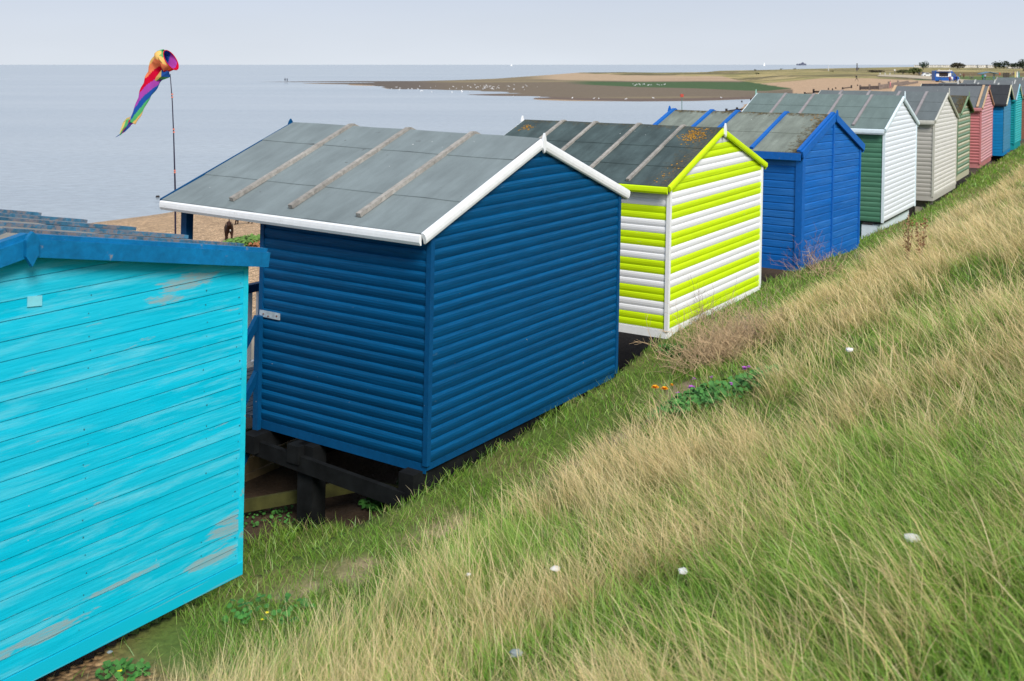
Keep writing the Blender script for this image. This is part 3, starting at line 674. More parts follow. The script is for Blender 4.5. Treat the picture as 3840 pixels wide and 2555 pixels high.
HP.skirt(m_p1, .11, .01); HP.bbox('footing', M_CONC, .3, .7, .1, .5, -.45, -.12); HP.bbox('footing', M_CONC, .05, 2.9, .25, .4, -.42, -.28)

# 7 pastel striped, smaller
def sc(p, k=1.03): return (p[0] * k, p[1] * k, 7 - (7 - p[2]) * k, p[3]) + tuple(q * k for q in p[4:11]) + tuple(p[11:])
HS = Hut((11.9, 28.4, 4.03, 1.03, 2.19, 1.66, 0.41, 0.09, 0.06, 2.3, 2.2, 0.0, 0.0), 'small hut with sage green and cream stripes and a mossy roof', 20, 1.9)
m_s1 = painted('sage_paint', (.17, .27, .19), grain=.35, dirt=.12, wear=.3, bare=(.3, .3, .22)); m_s2 = painted('faded_cream', (.50, .48, .36), grain=.35, dirt=.12, wear=.2); m_st = painted('sage_trim', (.17, .26, .15), uv=False); m_so = plain('mossy_bargeboard', (.06, .09, .02), .9, .4)
st2 = lambda i: 1 if i % 2 else 0
HS.side(0, LOG, [m_s1, m_s2], st2); HS.side(1, LOG, [m_s1, m_s2], st2); HS.gable(0, LOG, [m_s1, m_s2], st2); HS.gable(1, LOG, [m_s1, m_s2], st2)
rf = HS.roof(FE_STR, [.5], [.45, 1.5], None, .05, .025); HS.barge(m_st, .07, .03, top=.04, fars=m_so); HS.finial(m_st, .12, .05, .05); HS.trim(m_st, .02, ((0, 0), (1, 0)))
HS.fascia(m_st, .08); HS.fascia(m_st, .08, sd=1); HS.skirt(m_s2, .15, .01)

# 8 pink
HK = Hut(sc((13.353, 30.274, 4.168, 1.045, 2.899, 1.598, 0.547, 0.034, 0.071, 2.3, 2.657, 0.005, -0.01)), 'pink hut with tan edge strips on its slate grey roof', 19, 2.4)
m_k1 = painted('pink_paint', (.56, .20, .21), grain=.35, dirt=.1); m_k2 = painted('pale_pink_paint', (.60, .31, .33), grain=.35, dirt=.1, fade=(.58, .36, .46)); m_kt = painted('tan_strip', (.50, .34, .20), uv=False); m_kp = painted('pink_trim', (.50, .20, .20), uv=False)
HK.side(0, LOG, m_k1); HK.side(1, LOG, m_k1); HK.gable(0, LOG, m_k2); HK.gable(1, LOG, m_k1)
HK.roof(FE_PINK, [.5], []); HK.barge(m_kt, .07, .03, top=.045, fars=painted('peach_trim', (.5, .27, .18), uv=False)); HK.barge(m_kt, .03, .06, top=.08, rnd=False, name='edge_strip', inset=-.16); HK.barge(m_kt, .03, .08, top=.08, rnd=False, name='edge_strip', end=1, inset=-.1)
HK.fascia(m_kp, .12, .05); HK.fascia(m_kp, .12, .05, sd=1); HK.trim(m_k1, .02, ((0, 0), (1, 0))); HK.skirt(m_kp, .13, -.02); HK.finial(m_kp, .05, .04, .05)

# 9 blue with black roof
HB = Hut(sc((15.45, 33.4, 4.22, 1.038, 2.309, 1.556, 0.525, 0.088, 0.102, 2.3, 2.628, 0.003, 0.006)), 'bright mid blue hut with black felt roof and cream bargeboards', 16, 2.4)
m_b1 = painted('mid_blue_paint', (.004, .21, .50), grain=.3, dirt=.08); m_b2 = painted('faded_blue_paint', (.055, .23, .40), grain=.4, dirt=.12, wear=.3, bare=(.3, .45, .5)); m_bt = painted('cream_barge', (.62, .58, .42), uv=False)
HB.side(0, SHIP, m_b1); HB.side(1, SHIP, m_b1); HB.gable(0, SHIP, m_b2); HB.gable(1, SHIP, m_b1)
HB.roof(FE_BLK, [.5], [1.3, 2.0], plain('black_batten', (.05, .05, .055)), .04, .02); HB.barge(m_bt, .07, .03, top=.045); HB.barge(m_bt, .07, .03, top=.045, end=1); HB.fascia(plain('black_fascia', (.02, .02, .025)), .08); HB.finial(plain('grey_trim', (.4, .42, .45)), .14, .02, .03); HB.fascia(m_b1, .08, sd=1); HB.skirt(m_b1, .1, .01); HB.bbox('sleeper', M_TAR, .1, 2.2, .1, 2.2, -.3, -.1)

# 10 turquoise
HT = Hut(sc((16.682, 35.24, 4.351, 1.03, 2.003, 1.49, 0.466, 0.033, 0.08, 2.3, 2.542, 0.001, 0.005)), 'small teal turquoise hut second from the right edge', 19, 2.4)
m_t1 = painted('teal_paint', (.008, .30, .33), grain=.35, dirt=.1); m_t2 = painted('light_teal_paint', (.03, .42, .46), grain=.35, dirt=.12)
HT.side(0, LOG, m_t1); HT.side(1, LOG, m_t1); HT.gable(0, LOG, m_t2); HT.gable(1, LOG, m_t1)
HT.roof(FE_PINK, [.5], [HT.bonridge(x) for x in (3594, 3669, 3745)], plain('pale_batten', (.4, .4, .38)), .05, .03); HT.barge(painted('bluish_barge', (.25, .5, .6), uv=False), .06, .03, top=.04, fars=m_bt)
HT.fascia(m_t1, .07); HT.fascia(m_t1, .07, sd=1); HT.skirt(m_t1, .2, -.01); HT.trim(m_t1, .02, ((0, 0), (1, 0)))
# 11 orange and 12, mostly out of frame
HO = Hut(sc((18.40, 37.98, 4.46, 1.03, 2.3, 1.48, .44, .05, .10, 2.3, 2.26, 0, 0)), 'ochre orange hut cut by the right edge of the picture', 16, 2.0)
m_o = painted('ochre_paint', (.52, .24, .04), grain=.35, dirt=.1); m_o2 = painted('brown_side_paint', (.30, .13, .09), grain=.35)
HO.side(0, SHIP, m_o2); HO.side(1, SHIP, m_o); HO.gable(0, SHIP, m_o); HO.gable(1, SHIP, m_o); HO.roof(FE_PINK, [.5], [.5, 1.2, 1.9, 2.5], plain('pale_batten', (.4, .4, .38)), .05, .03); HO.barge(m_o2, .07); HO.fascia(m_o2, .08); HO.fascia(m_o2, .08, sd=1); HO.trim(m_wt, .02, ((0, 0),)); HO.skirt(m_o2, .12, .01)
HX = Hut(sc((20.9, 41.9, 4.65, 1.03, 2.4, 1.35, .43, .05, .10, 2.3, 1.76, 0, 0)), 'far hut past the ochre one, showing only its grey roof', 16, 1.6)
HX.side(0, SHIP, m_b1); HX.side(1, SHIP, m_b1); HX.gable(0, SHIP, m_b1); HX.gable(1, SHIP, m_b1); HX.roof(FE_PALE, [.5], [.8, 1.8], None, .05, .03); HX.barge(m_wt, .07); HX.fascia(m_wt, .08); HX.fascia(m_wt, .08, sd=1); HX.skirt(m_b1, .12, .01)

# ------------------------------------------------------------------ grass
def blade_mesh(name, P, dirh, Ln, th0, th1, wd, cb, ct, nseg=3):
    """P (n,3); dirh (n,2) lean direction; tilt from th0 at the root to th1 at the tip (radians from vertical)"""
    n = len(P); K = nseg; V_ = np.zeros((n, 2 * K + 1, 3)); Cc = np.zeros((n, 2 * K + 1, 4)); Cc[..., 3] = 1
    ang = rng.uniform(0, 2 * math.pi, n); sx = np.stack([np.cos(ang), np.sin(ang), np.zeros(n)], -1)
    sx[:, 0] += 0.9; sx /= np.linalg.norm(sx, axis=1)[:, None] + 1e-9      # roughly broadside to the shore
    p = P.copy()
    prof = [1.0, 0.85, 0.6] if K == 3 else [1.0, 0.8]
    for k in range(K):
        t = k / K
        V_[:, 2 * k] = p - sx * (wd * prof[k] / 2)[:, None]; V_[:, 2 * k + 1] = p + sx * (wd * prof[k] / 2)[:, None]
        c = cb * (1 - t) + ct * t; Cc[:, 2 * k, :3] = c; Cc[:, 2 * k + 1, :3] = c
        th = th0 + (th1 - th0) * (t + 0.5 / K); h = np.sin(th) * Ln / K
        p = p + np.stack([dirh[:, 0] * h, dirh[:, 1] * h, np.cos(th) * Ln / K], -1)
    V_[:, 2 * K] = p; Cc[:, 2 * K, :3] = ct
    base = np.arange(n)[:, None] * (2 * K + 1)
    quads = [[2 * k, 2 * k + 1, 2 * k + 3, 2 * k + 2] for k in range(K - 1)]
    li = np.concatenate([(base + np.array(q)).reshape(n, 4) for q in quads] + [base + np.array([2 * K - 2, 2 * K - 1, 2 * K])], axis=1)
    tot = np.tile(np.array([4] * (K - 1) + [3], np.int32), n); st_ = np.concatenate([[0], np.cumsum(tot)[:-1]]).astype(np.int32)
    me = bpy.data.meshes.new(name); me.vertices.add(n * (2 * K + 1)); me.vertices.foreach_set('co', V_.astype(np.float32).ravel())
    me.loops.add(li.size); me.loops.foreach_set('vertex_index', li.astype(np.int32).ravel())
    me.polygons.add(len(tot)); me.polygons.foreach_set('loop_start', st_); me.polygons.foreach_set('loop_total', tot); me.update()
    a = me.color_attributes.new('Col', 'FLOAT_COLOR', 'POINT'); a.data.foreach_set('color', Cc.astype(np.float32).ravel())
    return me
def grass_mat():
    t = NT('grass_blades'); ca = t.n('ShaderNodeAttribute', attribute_name='Col')
    d = t.n('ShaderNodeBsdfDiffuse'); tr = t.n('ShaderNodeBsdfTranslucent'); gl = t.n('ShaderNodeBsdfGlossy'); gl.inputs['Roughness'].default_value = .45
    t.l(ca.outputs['Color'], d.inputs[0]); t.l(ca.outputs['Color'], tr.inputs[0]); mx = t.n('ShaderNodeMixShader'); mx.inputs[0].default_value = .42
    t.l(d.outputs[0], mx.inputs[1]); t.l(tr.outputs[0], mx.inputs[2]); m2 = t.n('ShaderNodeMixShader'); m2.inputs[0].default_value = .04; t.l(mx.outputs[0], m2.inputs[1]); t.l(gl.outputs[0], m2.inputs[2])
    t.l(m2.outputs[0], t.out.inputs[0]); return t.mat
GM = grass_mat()
# land side of the row taken by huts (a0, a1): no grass behind b > 0.02 there
HUTS = [HA, HN, HL, HR, HG, HP, HS, HK, HB, HT, HO]
spans = []
for h in HUTS:
    a0, b0 = to_ab(h.c[0], h.c[1]); spans.append((a0, a0 + h.W, b0))
def limit_b(a):
    lim = np.full(a.shape, 1.15)
    for (x0, x1, b0) in spans: lim = np.where((a > x0 - .03) & (a < x1 + .03), b0 + .03, lim)
    x0, x1, b0 = spans[0]; lim = np.where((a > x1) & (a < spans[1][0] - .1), 1.85, lim)
    lim = np.where((a > spans[1][1]) & (a < spans[2][0]), 1.8, lim)
    return lim
def field_pts(n, d0, d1, pw):
    u = rng.uniform(0, 1, n); e = 2 - pw
    d = (d0 ** e + u * (d1 ** e - d0 ** e)) ** (1 / e)          # density on the ground ~ d^-pw
    X = rng.uniform(-260, 4100, n); x = (X - CX) / F * d; return x, d, X
def straw_amount(x, y, a, b):
    """0 green .. 1 dry straw: patches seen on the bank"""
    s = 0.52 + 2.3 * (fbm(x + 3, y, 2.3, 51, 3) - .5) + 0.9 * (fbm(x, y, .6, 61, 2) - .5)
    X = CX + F * x / y; Yp = HY + F * (CAMZ - zfun(x, y)) / y
    s += 0.60 * np.exp(-((b + 1.55) / .5) ** 2)                                   # dry crest along the ledge
    s += 0.25 * smooth((X - 1800) / 800) * smooth((1700 - Yp) / 500)
    s -= 0.28 * smooth((Yp - 2150) / 300) * smooth((1500 - X) / 500)
    s -= 0.35 * np.exp(-((X - 2760) / 230) ** 2 - ((Yp - 1560) / 90) ** 2) * 1.6     # green hollow under the mallow
    s -= 0.22 * np.exp(-((X - 3650) / 330) ** 2 - ((Yp - 2080) / 170) ** 2)
    s -= 0.75 * np.exp(-((X - 1150) / 330) ** 2 - ((Yp - 2400) / 130) ** 2) + 0.45 * np.exp(-((X - 1950) / 380) ** 2 - ((Yp - 2120) / 120) ** 2) + .35 * np.exp(-((X - 2500) / 420) ** 2 - ((Yp - 2480) / 90) ** 2)
    s += 0.5 * np.exp(-((X - 2650) / 420) ** 2 - ((Yp - 1830) / 130) ** 2)
    s += 0.4 * np.exp(-((X - 2150) / 420) ** 2 - ((Yp - 1760) / 120) ** 2)
    return np.clip(s, 0, 1)
def wind(x, y, n):
    X = CX + F * x / y
    ang = np.interp(X, [0, 900, 1700, 2600, 3800], [R(35), R(50), R(110), R(155), R(165)]) + (fbm(x, y, 1.8, 71, 2) - .5) * 2.0
    return ang
def mk_grass():
    # long grass in tufts
    nt_ = 56000; x, y, X = field_pts(nt_, 2.6, 62, 1.25); a, b = to_ab(x, y)
    s = straw_amount(x, y, a, b)
    longz = smooth((-b - 1.22 - .35 * (a < -2.3) - .35 * (fbm(x, y, .9, 81, 2) - .5)) / .35)
    keep = (b < -0.85) & (rng.uniform(0, 1, nt_) < longz * (0.22 + 0.78 * smooth((fbm(x, y, .7, 91, 3) - .42) / .16)))
    x, y, a, b, s = x[keep], y[keep], a[keep], b[keep], s[keep]; m = len(x)
    def off(px, py, rx, ry):
        XX = CX + F * x / y; YY = HY + F * (CAMZ - zfun(x, y)) / y; return ((XX - px) / rx) ** 2 + ((YY - py) / ry) ** 2 < 1
    kk = ~(off(2690, 1515, 200, 75) | (off(2720, 1340, 200, 110) & (rng.uniform(0, 1, m) < .75)) | off(1300, 1960, 330, 60))
    x, y, a, b, s = x[kk], y[kk], a[kk], b[kk], s[kk]; Xk = CX + F * x / y; m = len(x)
    nb = 13; rep = np.repeat(np.arange(m), nb); N = len(rep)
    X2 = x[rep] + rng.normal(0, .035, N) * (1 + y[rep] / 14); Y2 = y[rep] + rng.normal(0, .035, N) * (1 + y[rep] / 14)
    tf = np.clip(s * 1.25 - .12 + rng.normal(0, .28, m), .04, .93); straw = rng.uniform(0, 1, N) < tf[rep]
    P = np.stack([X2, Y2, zfun(X2, Y2) - .01], -1)
    wa = wind(X2, Y2, N) + rng.normal(0, 1.15, N); dh = np.stack([np.cos(wa), np.sin(wa)], -1)
    tall = 0.75 + .5 * fbm(x, y, 1.3, 101, 2)[rep]
    Ln = np.where(straw, rng.uniform(.15, .44, N), rng.uniform(.08, .27, N)) * tall * np.where(b[rep] > -1.4, .8, 1)
    bend = smooth((Xk[rep] - 1300) / 1500)
    th0 = np.abs(rng.normal(.15, .15, N)) + .18 * bend; th1 = th0 + rng.uniform(.2, 1.2, N) + .2 * bend
    wd = np.maximum(np.where(straw, .0028, .0038), Y2 * np.where(straw, .00052, .00056)) * rng.uniform(.55, 1.6, N)
    br = rng.uniform(.85, 1.3, N)[:, None]; hu = rng.uniform(0, 1, N)[:, None]
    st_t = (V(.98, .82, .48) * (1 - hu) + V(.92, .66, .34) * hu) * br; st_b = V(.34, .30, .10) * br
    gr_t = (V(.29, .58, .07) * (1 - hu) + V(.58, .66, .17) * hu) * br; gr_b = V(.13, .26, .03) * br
    sm_ = straw[:, None]
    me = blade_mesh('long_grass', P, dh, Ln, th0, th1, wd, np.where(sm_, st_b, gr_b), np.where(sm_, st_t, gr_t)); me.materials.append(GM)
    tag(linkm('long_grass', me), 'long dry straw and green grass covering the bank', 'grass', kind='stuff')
    # low green sward: under the tufts, on the ledge and between the huts
    n2 = 620000; x, y, X = field_pts(n2, 2.6, 60, 1.35); a, b = to_ab(x, y)
    ed = fbm(x, y, .7, 111, 3)
    pth = np.exp(-((b + 0.95 + 0.3 * np.sin(a * 0.9)) / 0.26) ** 2) * smooth((fbm(x, y, 1.1, 2) - 0.46) / .1) * .7 * ((a > -4) & (a < 6))
    gst = (b > -0.80 - 0.3 * fbm(x, y, 1.1, 2)) & (a < -2.75 + 1.2 * (fbm(x, y, 1.1, 2) - .5))
    keep = (b < limit_b(a) - .25 * ed * (b > .4)) & (rng.uniform(0, 1, n2) > pth * 1.1) & (~gst | (rng.uniform(0, 1, n2) < .05))
    keep &= rng.uniform(0, 1, n2) < (0.62 + .38 * smooth((ed - .3) / .2))
    x, y, a, b = x[keep], y[keep], a[keep], b[keep]; N = len(x)
    P = np.stack([x, y, zfun(x, y) - .008], -1); wa = rng.uniform(0, 6.28, N); dh = np.stack([np.cos(wa), np.sin(wa)], -1)
    ll = smooth((-b - 1.15) / .5); f = fbm(x, y, .5, 121, 2)
    Ln = rng.uniform(.045, .13, N) * (1 - ll) * (.6 + 1.1 * f) * np.where(b > .3, 1.3, 1) + ll * rng.uniform(.06, .18, N)
    th0 = rng.uniform(.1, .9, N); th1 = th0 + rng.uniform(.2, .9, N); wd = np.maximum(.0038, y * .00062) * rng.uniform(.8, 1.3, N)
    dry = (rng.uniform(0, 1, N) < (.12 + .4 * smooth((fbm(x, y, 1.0, 131, 2) - .55) / .12))); br = rng.uniform(.7, 1.25, N)[:, None]; hu = rng.uniform(0, 1, N)[:, None]
    lay_ = (rng.uniform(0, 1, N) < .35) & (b < -1.2); th0 = np.where(lay_, rng.uniform(.9, 1.4, N), th0); Ln = np.where(lay_, Ln * 1.5, Ln); dry = dry | lay_
    g = (V(.20, .50, .04) * (1 - hu) + V(.42, .58, .10) * hu) * br; g = np.where((dry & (b > -1.2))[:, None] | (dry & (rng.uniform(0, 1, N) < .5))[:, None], V(.52, .45, .21) * br, g)
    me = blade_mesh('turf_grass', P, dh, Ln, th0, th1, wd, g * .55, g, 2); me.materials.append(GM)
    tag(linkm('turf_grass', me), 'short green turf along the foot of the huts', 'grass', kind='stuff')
mk_grass()

# ------------------------------------------------------------------ plants on the bank
def ribbons(name, segs, mat, parent=None, loc=None, **k):
    """segs: list of (points, r0, r1)"""
    b = MB()
    for pts, r0, r1 in segs: b.tube(pts, list(np.linspace(r0, r1, len(pts))), 3, caps=False)
    return b.build(name, mat, parent, **k)
def shrub(px, py, nst, wdt, ht, mat, label, r0=.0035, lean=(0, 0), up=.6, twigs=3):
    c = hit(px, py); root = empty('dry_shrub', tuple(c), label=label, cat='dead shrub'); segs = []; tw = []
    for i in range(nst):
        p = c + V(random.gauss(0, wdt * .3), random.gauss(0, wdt * .3), 0); p[2] = zat(p[0], p[1]); 
        d = unit(V(random.gauss(lean[0], .6), random.gauss(lean[1], .6), random.uniform(up * .4, up * 1.6))); pts = [p.copy()]; L_ = ht * random.uniform(.5, 1.2)
        for j in range(5):
            d = unit(d + V(random.gauss(0, .28), random.gauss(0, .28), random.gauss(-.02, .2))); p = p + d * L_ / 5; pts.append(p.copy())
        segs.append((pts, r0, r0 * .4))
        for q in range(twigs):
            k = random.randint(2, 5); s_ = pts[k]; dd = unit(d + V(random.gauss(0, .8), random.gauss(0, .8), random.gauss(.2, .5))); tp = [s_, s_ + dd * L_ * .15, s_ + dd * L_ * .26 + V(0, 0, .01)]; tw.append((tp, r0 * .5, r0 * .3))
    ribbons('stem', segs, mat, root)['kind'] = 'stuff'; ribbons('twig', tw, mat, root)['kind'] = 'stuff'; return root
m_dry = plain('dry_stems', (.50, .36, .22), .9, .35, 30); m_dryg = plain('grey_stems', (.36, .27, .21), .9, .3, 30); m_dryp = plain('purplish_stems', (.26, .16, .15), .9, .3, 30)
shrub(2700, 1345, 420, .95, .55, m_dry, 'wide tangle of tan dead stems beside the lime striped hut', up=.7, twigs=4)
shrub(2820, 1270, 120, .7, .40, m_dryg, 'greyer dead tangle adjoining the wide tan shrub', up=.6, twigs=4)
shrub(2650, 1215, 34, .4, .55, m_dryp, 'thin reddish weed in front of the lime gable corner', .003, up=1.3)
shrub(3020, 1010, 55, .45, .62, m_dryp, 'purplish dead weed in front of the royal blue hut corner', .004, lean=(-.2, 0), up=1.1, twigs=6)
shrub(3090, 1040, 40, .5, .42, m_dry, 'brown dead weed right of the purplish one by the royal blue hut', .004, up=.9)
for (px, py, h, lab) in ((3402, 1012, .80, 'left one of two tall rusty dock stalks in the grass'), (3450, 1005, .76, 'right one of two tall rusty dock stalks in the grass')):
    c = hit(px, py); root = empty('dock_stalk', tuple(c), label=lab, cat='dead plant', group='dock stalks on the bank'); segs = []
    for i in range(5):
        tp = c + V(random.gauss(0, .05), random.gauss(0, .05), h * random.uniform(.75, 1)); segs.append(([c, (c + tp) / 2 + V(.01, 0, 0), tp], .006, .003))
    ribbons('stem', segs, m_dry, root)['kind'] = 'stuff'; b = MB()
    for i in range(260):
        s_ = random.choice(segs)[0]; t = random.uniform(.25, 1); q = s_[0] + (s_[2] - s_[0]) * t + V(random.gauss(0, .014), random.gauss(0, .014), 0); r = random.uniform(.008, .017); dd = unit(V(random.gauss(0, 1), random.gauss(0, 1), random.gauss(0, 1))); e = unit(np.cross(dd, (0.1, .3, 1)))
        b.face([q - e * r, q + dd * r, q + e * r, q - dd * r])
    b.build('seed_head', plain('rusty_seeds', (.36, .19, .10), .9, .3, 30), root)['kind'] = 'stuff'

def leaf_cloud(b, c, rx, ry, h, n, sz, mi=0, lobes=6):
    for i in range(n):
        t = random.uniform(0, 6.283); rr = math.sqrt(random.random()); p = V(c[0] + rx * rr * math.cos(t), c[1] + ry * rr * math.sin(t), 0); p[2] = zat(p[0], p[1]) + h * random.uniform(.25, 1) * (1 - rr * .5)
        nrm = unit(V(random.gauss(0, .5), random.gauss(-.3, .5), 1)); e = unit(np.cross(nrm, (random.random(), 1, 0))); f = np.cross(nrm, e); s = sz * random.uniform(.6, 1.2)
        pts = [p + (e * math.cos(k * 2 * math.pi / lobes) + f * math.sin(k * 2 * math.pi / lobes)) * s * (1 if k % 2 else .85) for k in range(lobes)]; b.face(pts, mi)
m_mal = plain('mallow_leaf', (.06, .19, .04), .7, .4, 12); m_pur = plain('purple_petal', (.42, .09, .48), .6, .2); m_org = plain('orange_petal', (.95, .40, .005), .6, .15); m_yel = plain('yellow_petal', (.80, .65, .02), .6); m_stem = plain('green_stem', (.10, .2, .05), .7)
def flower(b, p, r, n=5, mi=0, up=.4):
    for k in range(n):
        t = k * 2 * math.pi / n + random.random() * .3; d = V(math.cos(t), math.sin(t) - .0, up); s = V(-math.sin(t), math.cos(t), 0); 
        b.face([p, p + d * r * .6 - s * r * .38, p + d * r, p + d * r * .6 + s * r * .38], mi)
c = hit(2680, 1510); ml = empty('mallow_plant', tuple(c), label='low green mallow patch with purple flowers in the grass', cat='plant')
b = MB(); leaf_cloud(b, c, .66, .42, .22, 620, .024); c2 = hit(2590, 1530); leaf_cloud(b, c2, .28, .22, .2, 300, .024); c3 = hit(2790, 1470); leaf_cloud(b, c3, .3, .25, .16, 260, .022); b.build('foliage', m_mal, ml)
for (px, py, r) in ((2588, 1494, .034), (2788, 1420, .028), (2540, 1514, .014), (2740, 1482, .014), (2600, 1456, .012), (2665, 1452, .012), (2805, 1416, .018)):
    q = hit(px, py + 22); q = q + V(0, -.05, .16); b = MB()
    for z in range(3): flower(b, q + V(random.gauss(0, .006), random.gauss(0, .006), .008 * z), r, 6)
    b.tube([q - V(0, 0, .15), q], .002, 3, 1); b.build('flower', [m_pur, m_stem], ml)
for (px, py, r, lab) in ((2457, 1456, .045, 'leftmost and largest orange marigold bloom in the grass'), (2492, 1461, .042, 'middle orange marigold bloom of the three in the grass'), (2519, 1446, .02, 'small orange marigold bud right of the two blooms')):
    g = hit(px, py + 55); q = at(px, py, g[1] - .03); root = empty('marigold', tuple(g), label=lab, cat='flower', group='orange marigolds in the grass')
    b = MB()
    for z in range(3): flower(b, q + V(0, 0, .004 * z), r * (1 - z * .22), 13, up=.25 + .3 * z)
    b.build('bloom', m_org, root); b = MB(); b.tube([g, (g + q) / 2 + V(.01, 0, 0), q], .003, 4); b.build('stem', m_stem, root)
def weed(px, py, rx, ry, h, n, sz, lab, fl=None):
    c = hit(px, py); root = empty('weed_clump', tuple(c), label=lab, cat='weed'); b = MB(); leaf_cloud(b, c, rx, ry, h, n, sz); b.build('foliage', plain('weed_leaf', (.05, .17, .03), .7, .4, 12), root)
    for (fx, fy) in (fl or []):
        q = at(fx, fy, c[1] - .05); b = MB(); flower(b, q, .016, 6); b.tube([V(q[0], q[1], zat(q[0], q[1])), q], .0015, 3, 1); b.build('flower', [m_yel, m_stem], root)
weed(1440, 1905, .24, .16, .12, 130, .035, 'broad leaved green weed by the black beam end under the navy hut')
weed(1010, 1950, .4, .24, .10, 150, .018, 'bright green clover patch left of the black stilt', [(1127, 1845)])
weed(1520, 1835, .1, .08, .16, 26, .028, 'small leafy sprig at the navy hut corner sleeper')
weed(1010, 2330, .3, .2, .20, 70, .022, 'dark leafy weed in the foreground grass below the turquoise hut corner', [(985, 2325), (1002, 2300)])
weed(460, 2535, .16, .1, .1, 90, .02, 'yellow flowered weed at the bottom left foreground', [(449, 2519)])
weed(1900, 1555, .5, .2, .14, 420, .024, 'dark clover strip along the navy gable foot'); weed(2180, 1440, .5, .2, .14, 420, .024, 'dark clover strip at the far end of the navy gable')
weed(2520, 1325, .2, .15, .1, 110, .024, 'green weed at the lime hut corner')
c = hit(945, 915); root = empty('beach_weed', tuple(c), label='green and rust coloured weed clump on the shingle beyond the porch', cat='weed'); b = MB()
leaf_cloud(b, c, .85, .9, .3, 900, .05); leaf_cloud(b, c + V(.5, -.5, 0), .5, .6, .2, 260, .05, 1); b.build('foliage', [plain('samphire_leaf', (.10, .20, .04), .8, .4), plain('rusty_leaf', (.28, .12, .05), .8)], root)
# litter and stones
m_lit = plain('crumpled_paper', (.72, .72, .74), .8, .1); m_stn = plain('grey_stone', (.22, .26, .28), .8)
for (px, py, r, lab, m) in ((2083, 2133, .021, 'white crumpled scrap in the grass below the middle of the bank', m_lit), (2562, 2141, .02, 'white scrap right of the middle one in the grass', m_lit), (3421, 2018, .026, 'largest white scrap, in the grass at the right', m_lit),
        (1757, 2155, .012, 'tiny white scrap left of the middle one', m_lit), (3186, 1312, .028, 'pale scrap high on the bank in dry grass', m_lit), (1936, 2450, .024, 'smooth grey stone near the bottom edge of the grass', m_stn), (412, 2445, .012, 'white pebble on the stony strip by the turquoise hut', m_stn)):
    d = hit(px, py)[1]; p = at(px, py, d * .93); bm = bmesh.new(); bmesh.ops.create_icosphere(bm, subdivisions=2, radius=r)
    for v in bm.verts: v.co *= random.uniform(.75, 1.15); v.co.z *= .7; v.co.x *= 1.3
    me = bpy.data.meshes.new('scrap'); bm.to_mesh(me); bm.free(); me.materials.append(m); g = linkm('stone' if m is m_stn else 'litter_scrap', me, loc=tuple(p)); tag(g, lab, 'stone' if m is m_stn else 'litter')

# ------------------------------------------------------------------ windsock
DW = 14.0
wp = lambda x, y, dd=0.0: at(x, y, DW + dd)
base = wp(658, 800); gz = zat(base[0], base[1]); foot = V(base[0] + .01, base[1], gz - .05)
ws = empty('windsock', tuple(foot), label='rainbow windsock twisting on a thin dark pole', cat='windsock')
m_pole = plain('dark_pole', (.025, .02, .045), .4); m_band = plain('orange_band', (.75, .22, .15), .5)
b = MB(); pp = [foot, wp(657, 716), wp(655, 640), wp(651, 500), wp(646, 380), wp(638, 278)]; b.tube(pp, [.014, .012, .010, .008, .007, .005], 8); b.build('pole', m_pole, ws)
for (x, y) in ((645.5, 354), (645.8, 365), (651.2, 485), (652, 496), (655.2, 640), (655.4, 647)):
    b = MB(); b.tube([wp(x, y - 2.5), wp(x + .3, y + 2.5)], .013, 8); b.build('band', m_band, ws)
RB = [(.80, .01, .06), (1.0, .36, .17), (1.0, .72, .25), (.14, .62, .24), (.03, .14, .55), (.55, .10, .58)]
mats = []
for i, c in enumerate(RB):
    t = NT('sock_colour'); d = t.n('ShaderNodeBsdfDiffuse'); tr = t.n('ShaderNodeBsdfTranslucent'); mx = t.n('ShaderNodeMixShader'); mx.inputs[0].default_value = .45
    d.inputs[0].default_value = c + (1,); tr.inputs[0].default_value = c + (1,); t.l(d.outputs[0], mx.inputs[1]); t.l(tr.outputs[0], mx.inputs[2]); t.l(mx.outputs[0], t.out.inputs[0]); mats.append(t.mat)
